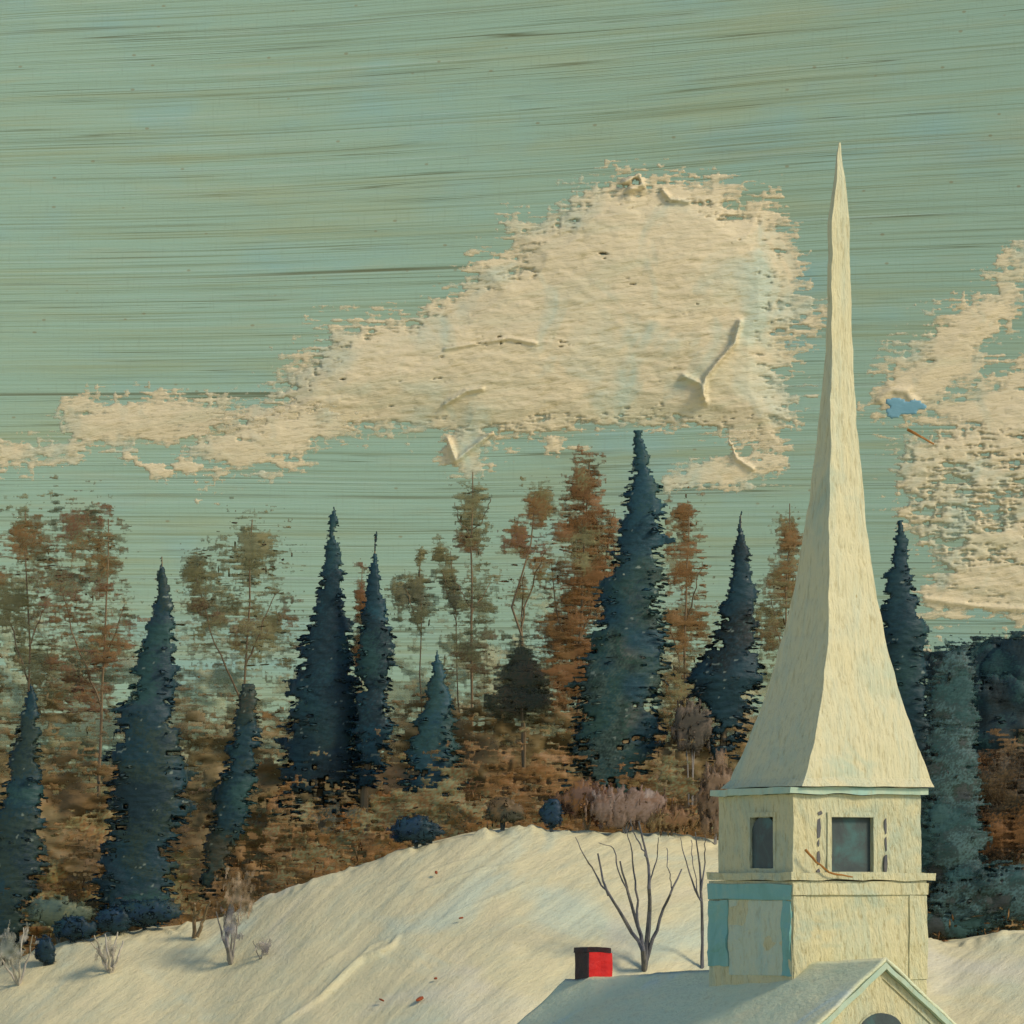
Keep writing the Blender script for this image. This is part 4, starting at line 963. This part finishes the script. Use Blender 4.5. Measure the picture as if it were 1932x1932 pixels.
ptR = lambda a, b, d: T(B0 + a, BT1 + d, zb + b)
ptL = lambda a, b, d: T(B0 - d, BT0 + a, zb + b)
parts += [reveal(ptR, RW), reveal(ptL, LW)]
bv, bf = join(parts)
make('belfry', wob(bv, .045, 1.5), bf, M['wall'], church)
def frame_ring(pt, h, w, d0, d1):
    a0, a1, b0, b1 = h
    bars = [(a0 - w, a0, b0 - w, b1 + w), (a1, a1 + w, b0 - w, b1 + w), (a0 + .002, a1 - .002, b1, b1 + w), (a0 + .002, a1 - .002, b0 - w, b0)]
    out = []
    for (x0, x1, y0, y1) in bars:
        nk = 8; o = []
        o += [(x0, y0), (x1, y0)] + [(x1, y0 + (y1 - y0) * k / nk) for k in range(1, nk)] + [(x1, y1), (x0, y1)] + [(x0, y1 - (y1 - y0) * k / nk) for k in range(1, nk)]
        out.append(prism(o, pt, d0, d1, .03))
    return join(out)
wr = make('window', *frame_ring(ptR, RW, .13, -.03, .05), M['wall'], church)
a0, a1, b0, b1 = RW
make('pane', *prism([(a0 - .02, b0 - .02), (a1 + .02, b0 - .02), (a1 + .02, b1 + .02), (a0 - .02, b1 + .02)], ptR, -.20, -.13, .015), M['glass'], wr)
make('sill', *prism([(a0 - .02, b0 - .16), (a1 + .02, b0 - .16), (a1 + .02, b0 - .03), (a0 - .02, b0 - .03)], ptR, -.03, .09, .03), M['teal'], wr)
# dark broken gaps beside the shutters
def slit(side, spans):
    x = a0 - .42 if side < 0 else a1 + .34
    ps = []
    for (lo, hi, w, off) in spans:
        y0, y1 = b0 + (b1 - b0) * lo, b0 + (b1 - b0) * hi
        w *= .62; ps.append(prism([(x + off, y0), (x + off + w * .8, y0 + .03), (x + off + w, (y0 + y1) / 2), (x + off + w * .7, y1), (x + off - .02, y1 - .05), (x + off - .03, (y0 + y1) / 2)], ptR, -.04, .03, .03))
    return join(ps)
make('shutter_gap', *slit(-1, [(-.02, .08, .12, 0), (.14, .40, .11, .02), (.47, .60, .05, .03), (.62, .98, .15, .0), (1.03, 1.12, .20, .02)]), M['dark'], wr)
make('shutter_gap', *slit(1, [(.0, .34, .13, .02), (.40, .66, .05, .05), (.70, .98, .07, .05)]), M['dark'], wr)
wl = make('window', *frame_ring(ptL, LW, .12, -.03, .025), M['wall'], church)
c0, c1_, e0, e1_ = LW
make('pane', *prism(arch_pts(c0 - .02, c1_ + .02, e0 - .02, e1_ + .02), ptL, -.14, -.05, .015), M['glass'], wl)
# cornice and its teal fascia
make('cornice', *block(-.08, S + .02, -4.22, .06, zv(1498), zv(1486), 16, 3, .06, 1.5), M['mint'], church)
# spire
SP = [(1486, 1362, 1503, 1758), (1470, 1380, 1508, 1750), (1440, 1394, 1517, 1740), (1400, 1411, 1528, 1725), (1350, 1431, 1538, 1707), (1300, 1450, 1546, 1691), (1250, 1465, 1552, 1677), (1200, 1479, 1557, 1665), (1150, 1491, 1559, 1656), (1100, 1502, 1560, 1647), (1000, 1519, 1562, 1634), (900, 1533, 1564, 1625), (800, 1545, 1566, 1616),
      (700, 1554, 1567, 1610), (600, 1560, 1568, 1606), (500, 1562, 1569, 1604), (420, 1562, 1570, 1603), (380, 1567, 1573, 1600), (345, 1572, 1577, 1595), (305, 1577, 1580, 1590), (268, 1582, 1583, 1586)]
CY = T(S / 2, -2.05, 0)[1]; scs = K / CY
rings = []
for v, l, e, r in SP:
    wl_, wr_ = (e - l) / scs, (r - e) / scs
    Rv = np.array([wr_, .53 * wr_]); Lv = np.array([-wl_, 1.88 * wl_])
    f = np.array([(e - 966) / scs, CY - (Rv + Lv)[1] / 2]); z = EYE + (VH - v) / scs
    rings.append([np.array([*(f + Lv), z]), np.array([*f, z]), np.array([*(f + Rv), z]), np.array([*(f + Rv + Lv), z])])
make('spire', *loft(rings, 8, [max(2, int(abs(SP[i][0] - SP[i + 1][0]) / 9)) for i in range(len(SP) - 1)], True, .045, 1.5), M['spire'], church)
# chimney at the far end of the ridge
tc, qc = -12.75, QR + .40; zc0 = ridge_z(tc) - .7; zc1 = -2.24
chim = make('chimney', *block(qc - .36, qc + .40, tc - .40, tc + .36, zc0, zc1 - .14, 4, 6, .03, 2.4), M['red'], roof)
make('shade_face', *block(qc - .40, qc - .355, tc - .41, tc + .37, zc0 + .2, zc1 - .14, 4, 6, .03, 2.4), M['shade_brick'], chim)  # shaded left side of the chimney, its dark painted on as a slab
make('cap', *block(qc - .42, qc + .36, tc - .42, tc + .37, zc1 - .14, zc1, 4, 2, .05, 2.4), M['shade_brick'], chim)

# loose brush bristles stuck in the paint, one on the tower, one on the cloud
tw = [T(.02 + .25, .22, zv(1603)), T(.62, .24, zv(1628)), T(1.0, .24, zv(1645)), T(1.35, .22, zv(1652)), T(1.75, .20, zv(1655))]
o = make('twig', *[np.array(x) if k == 0 else x for k, x in enumerate(tubes([(resample(tw, 12, .01), np.linspace(.035, .02, 12))], 6, .2))], M['twig']); tag(o, 'bent orange-brown brush bristle lying on the ledge below the belfry window', 'twig')  # loose brush bristle, not a plant twig
st = [P(1712, 810, D_CL + 3.2), P(1735, 823, D_CL + 3.0), P(1762, 838, D_CL + 3.2)]
o = make('brush_bristle', *tubes([(resample(st, 8, .01), np.linspace(.10, .05, 8))], 6, .2), M['twig']); tag(o, 'short brown brush bristle stuck to the cloud right of the spire', 'brush_bristle')

# ------------------------------------------------------------------ light, camera
EL = math.radians(36); SX, SY = .84, -.54
sv = Vector((SX * math.cos(EL), SY * math.cos(EL), math.sin(EL)))
L = bpy.data.lights.new('sun', 'SUN'); L.energy = 2.7; L.angle = math.radians(14); L.color = (1.0, .85, .66)
so = bpy.data.objects.new('sun', L); COL.objects.link(so); so.rotation_euler = sv.to_track_quat('Z', 'Y').to_euler(); so.location = (60, -60, 90)
W = bpy.data.worlds.new('World'); scn.world = W; W.use_nodes = True
nt = W.node_tree; bg = nt.nodes['Background']
sk = nt.nodes.new('ShaderNodeTexSky'); sk.sky_type = 'NISHITA'; sk.sun_disc = False
sk.sun_elevation = EL; sk.sun_rotation = math.atan2(SX, SY); sk.dust_density = .3; sk.ozone_density = 2.0
nt.links.new(sk.outputs[0], bg.inputs['Color']); bg.inputs['Strength'].default_value = .125

cam = bpy.data.cameras.new('camera'); co = bpy.data.objects.new('camera', cam); COL.objects.link(co)
co.location = (0, 0, EYE); co.rotation_euler = (math.radians(90), 0, 0)
cam.sensor_width = 36; cam.lens = K / 1932 * 36; cam.shift_y = (VH - 966) / 1932; cam.clip_end = 4000; cam.clip_start = .5
scn.camera = co
scn.view_settings.view_transform = 'Standard'; scn.view_settings.look = 'None'; scn.view_settings.exposure = .15; scn.view_settings.gamma = 1
scn.render.engine = 'CYCLES'; scn.cycles.max_bounces = 4; scn.cycles.diffuse_bounces = 2; scn.cycles.transparent_max_bounces = 24
scn.render.resolution_x = scn.render.resolution_y = 1024
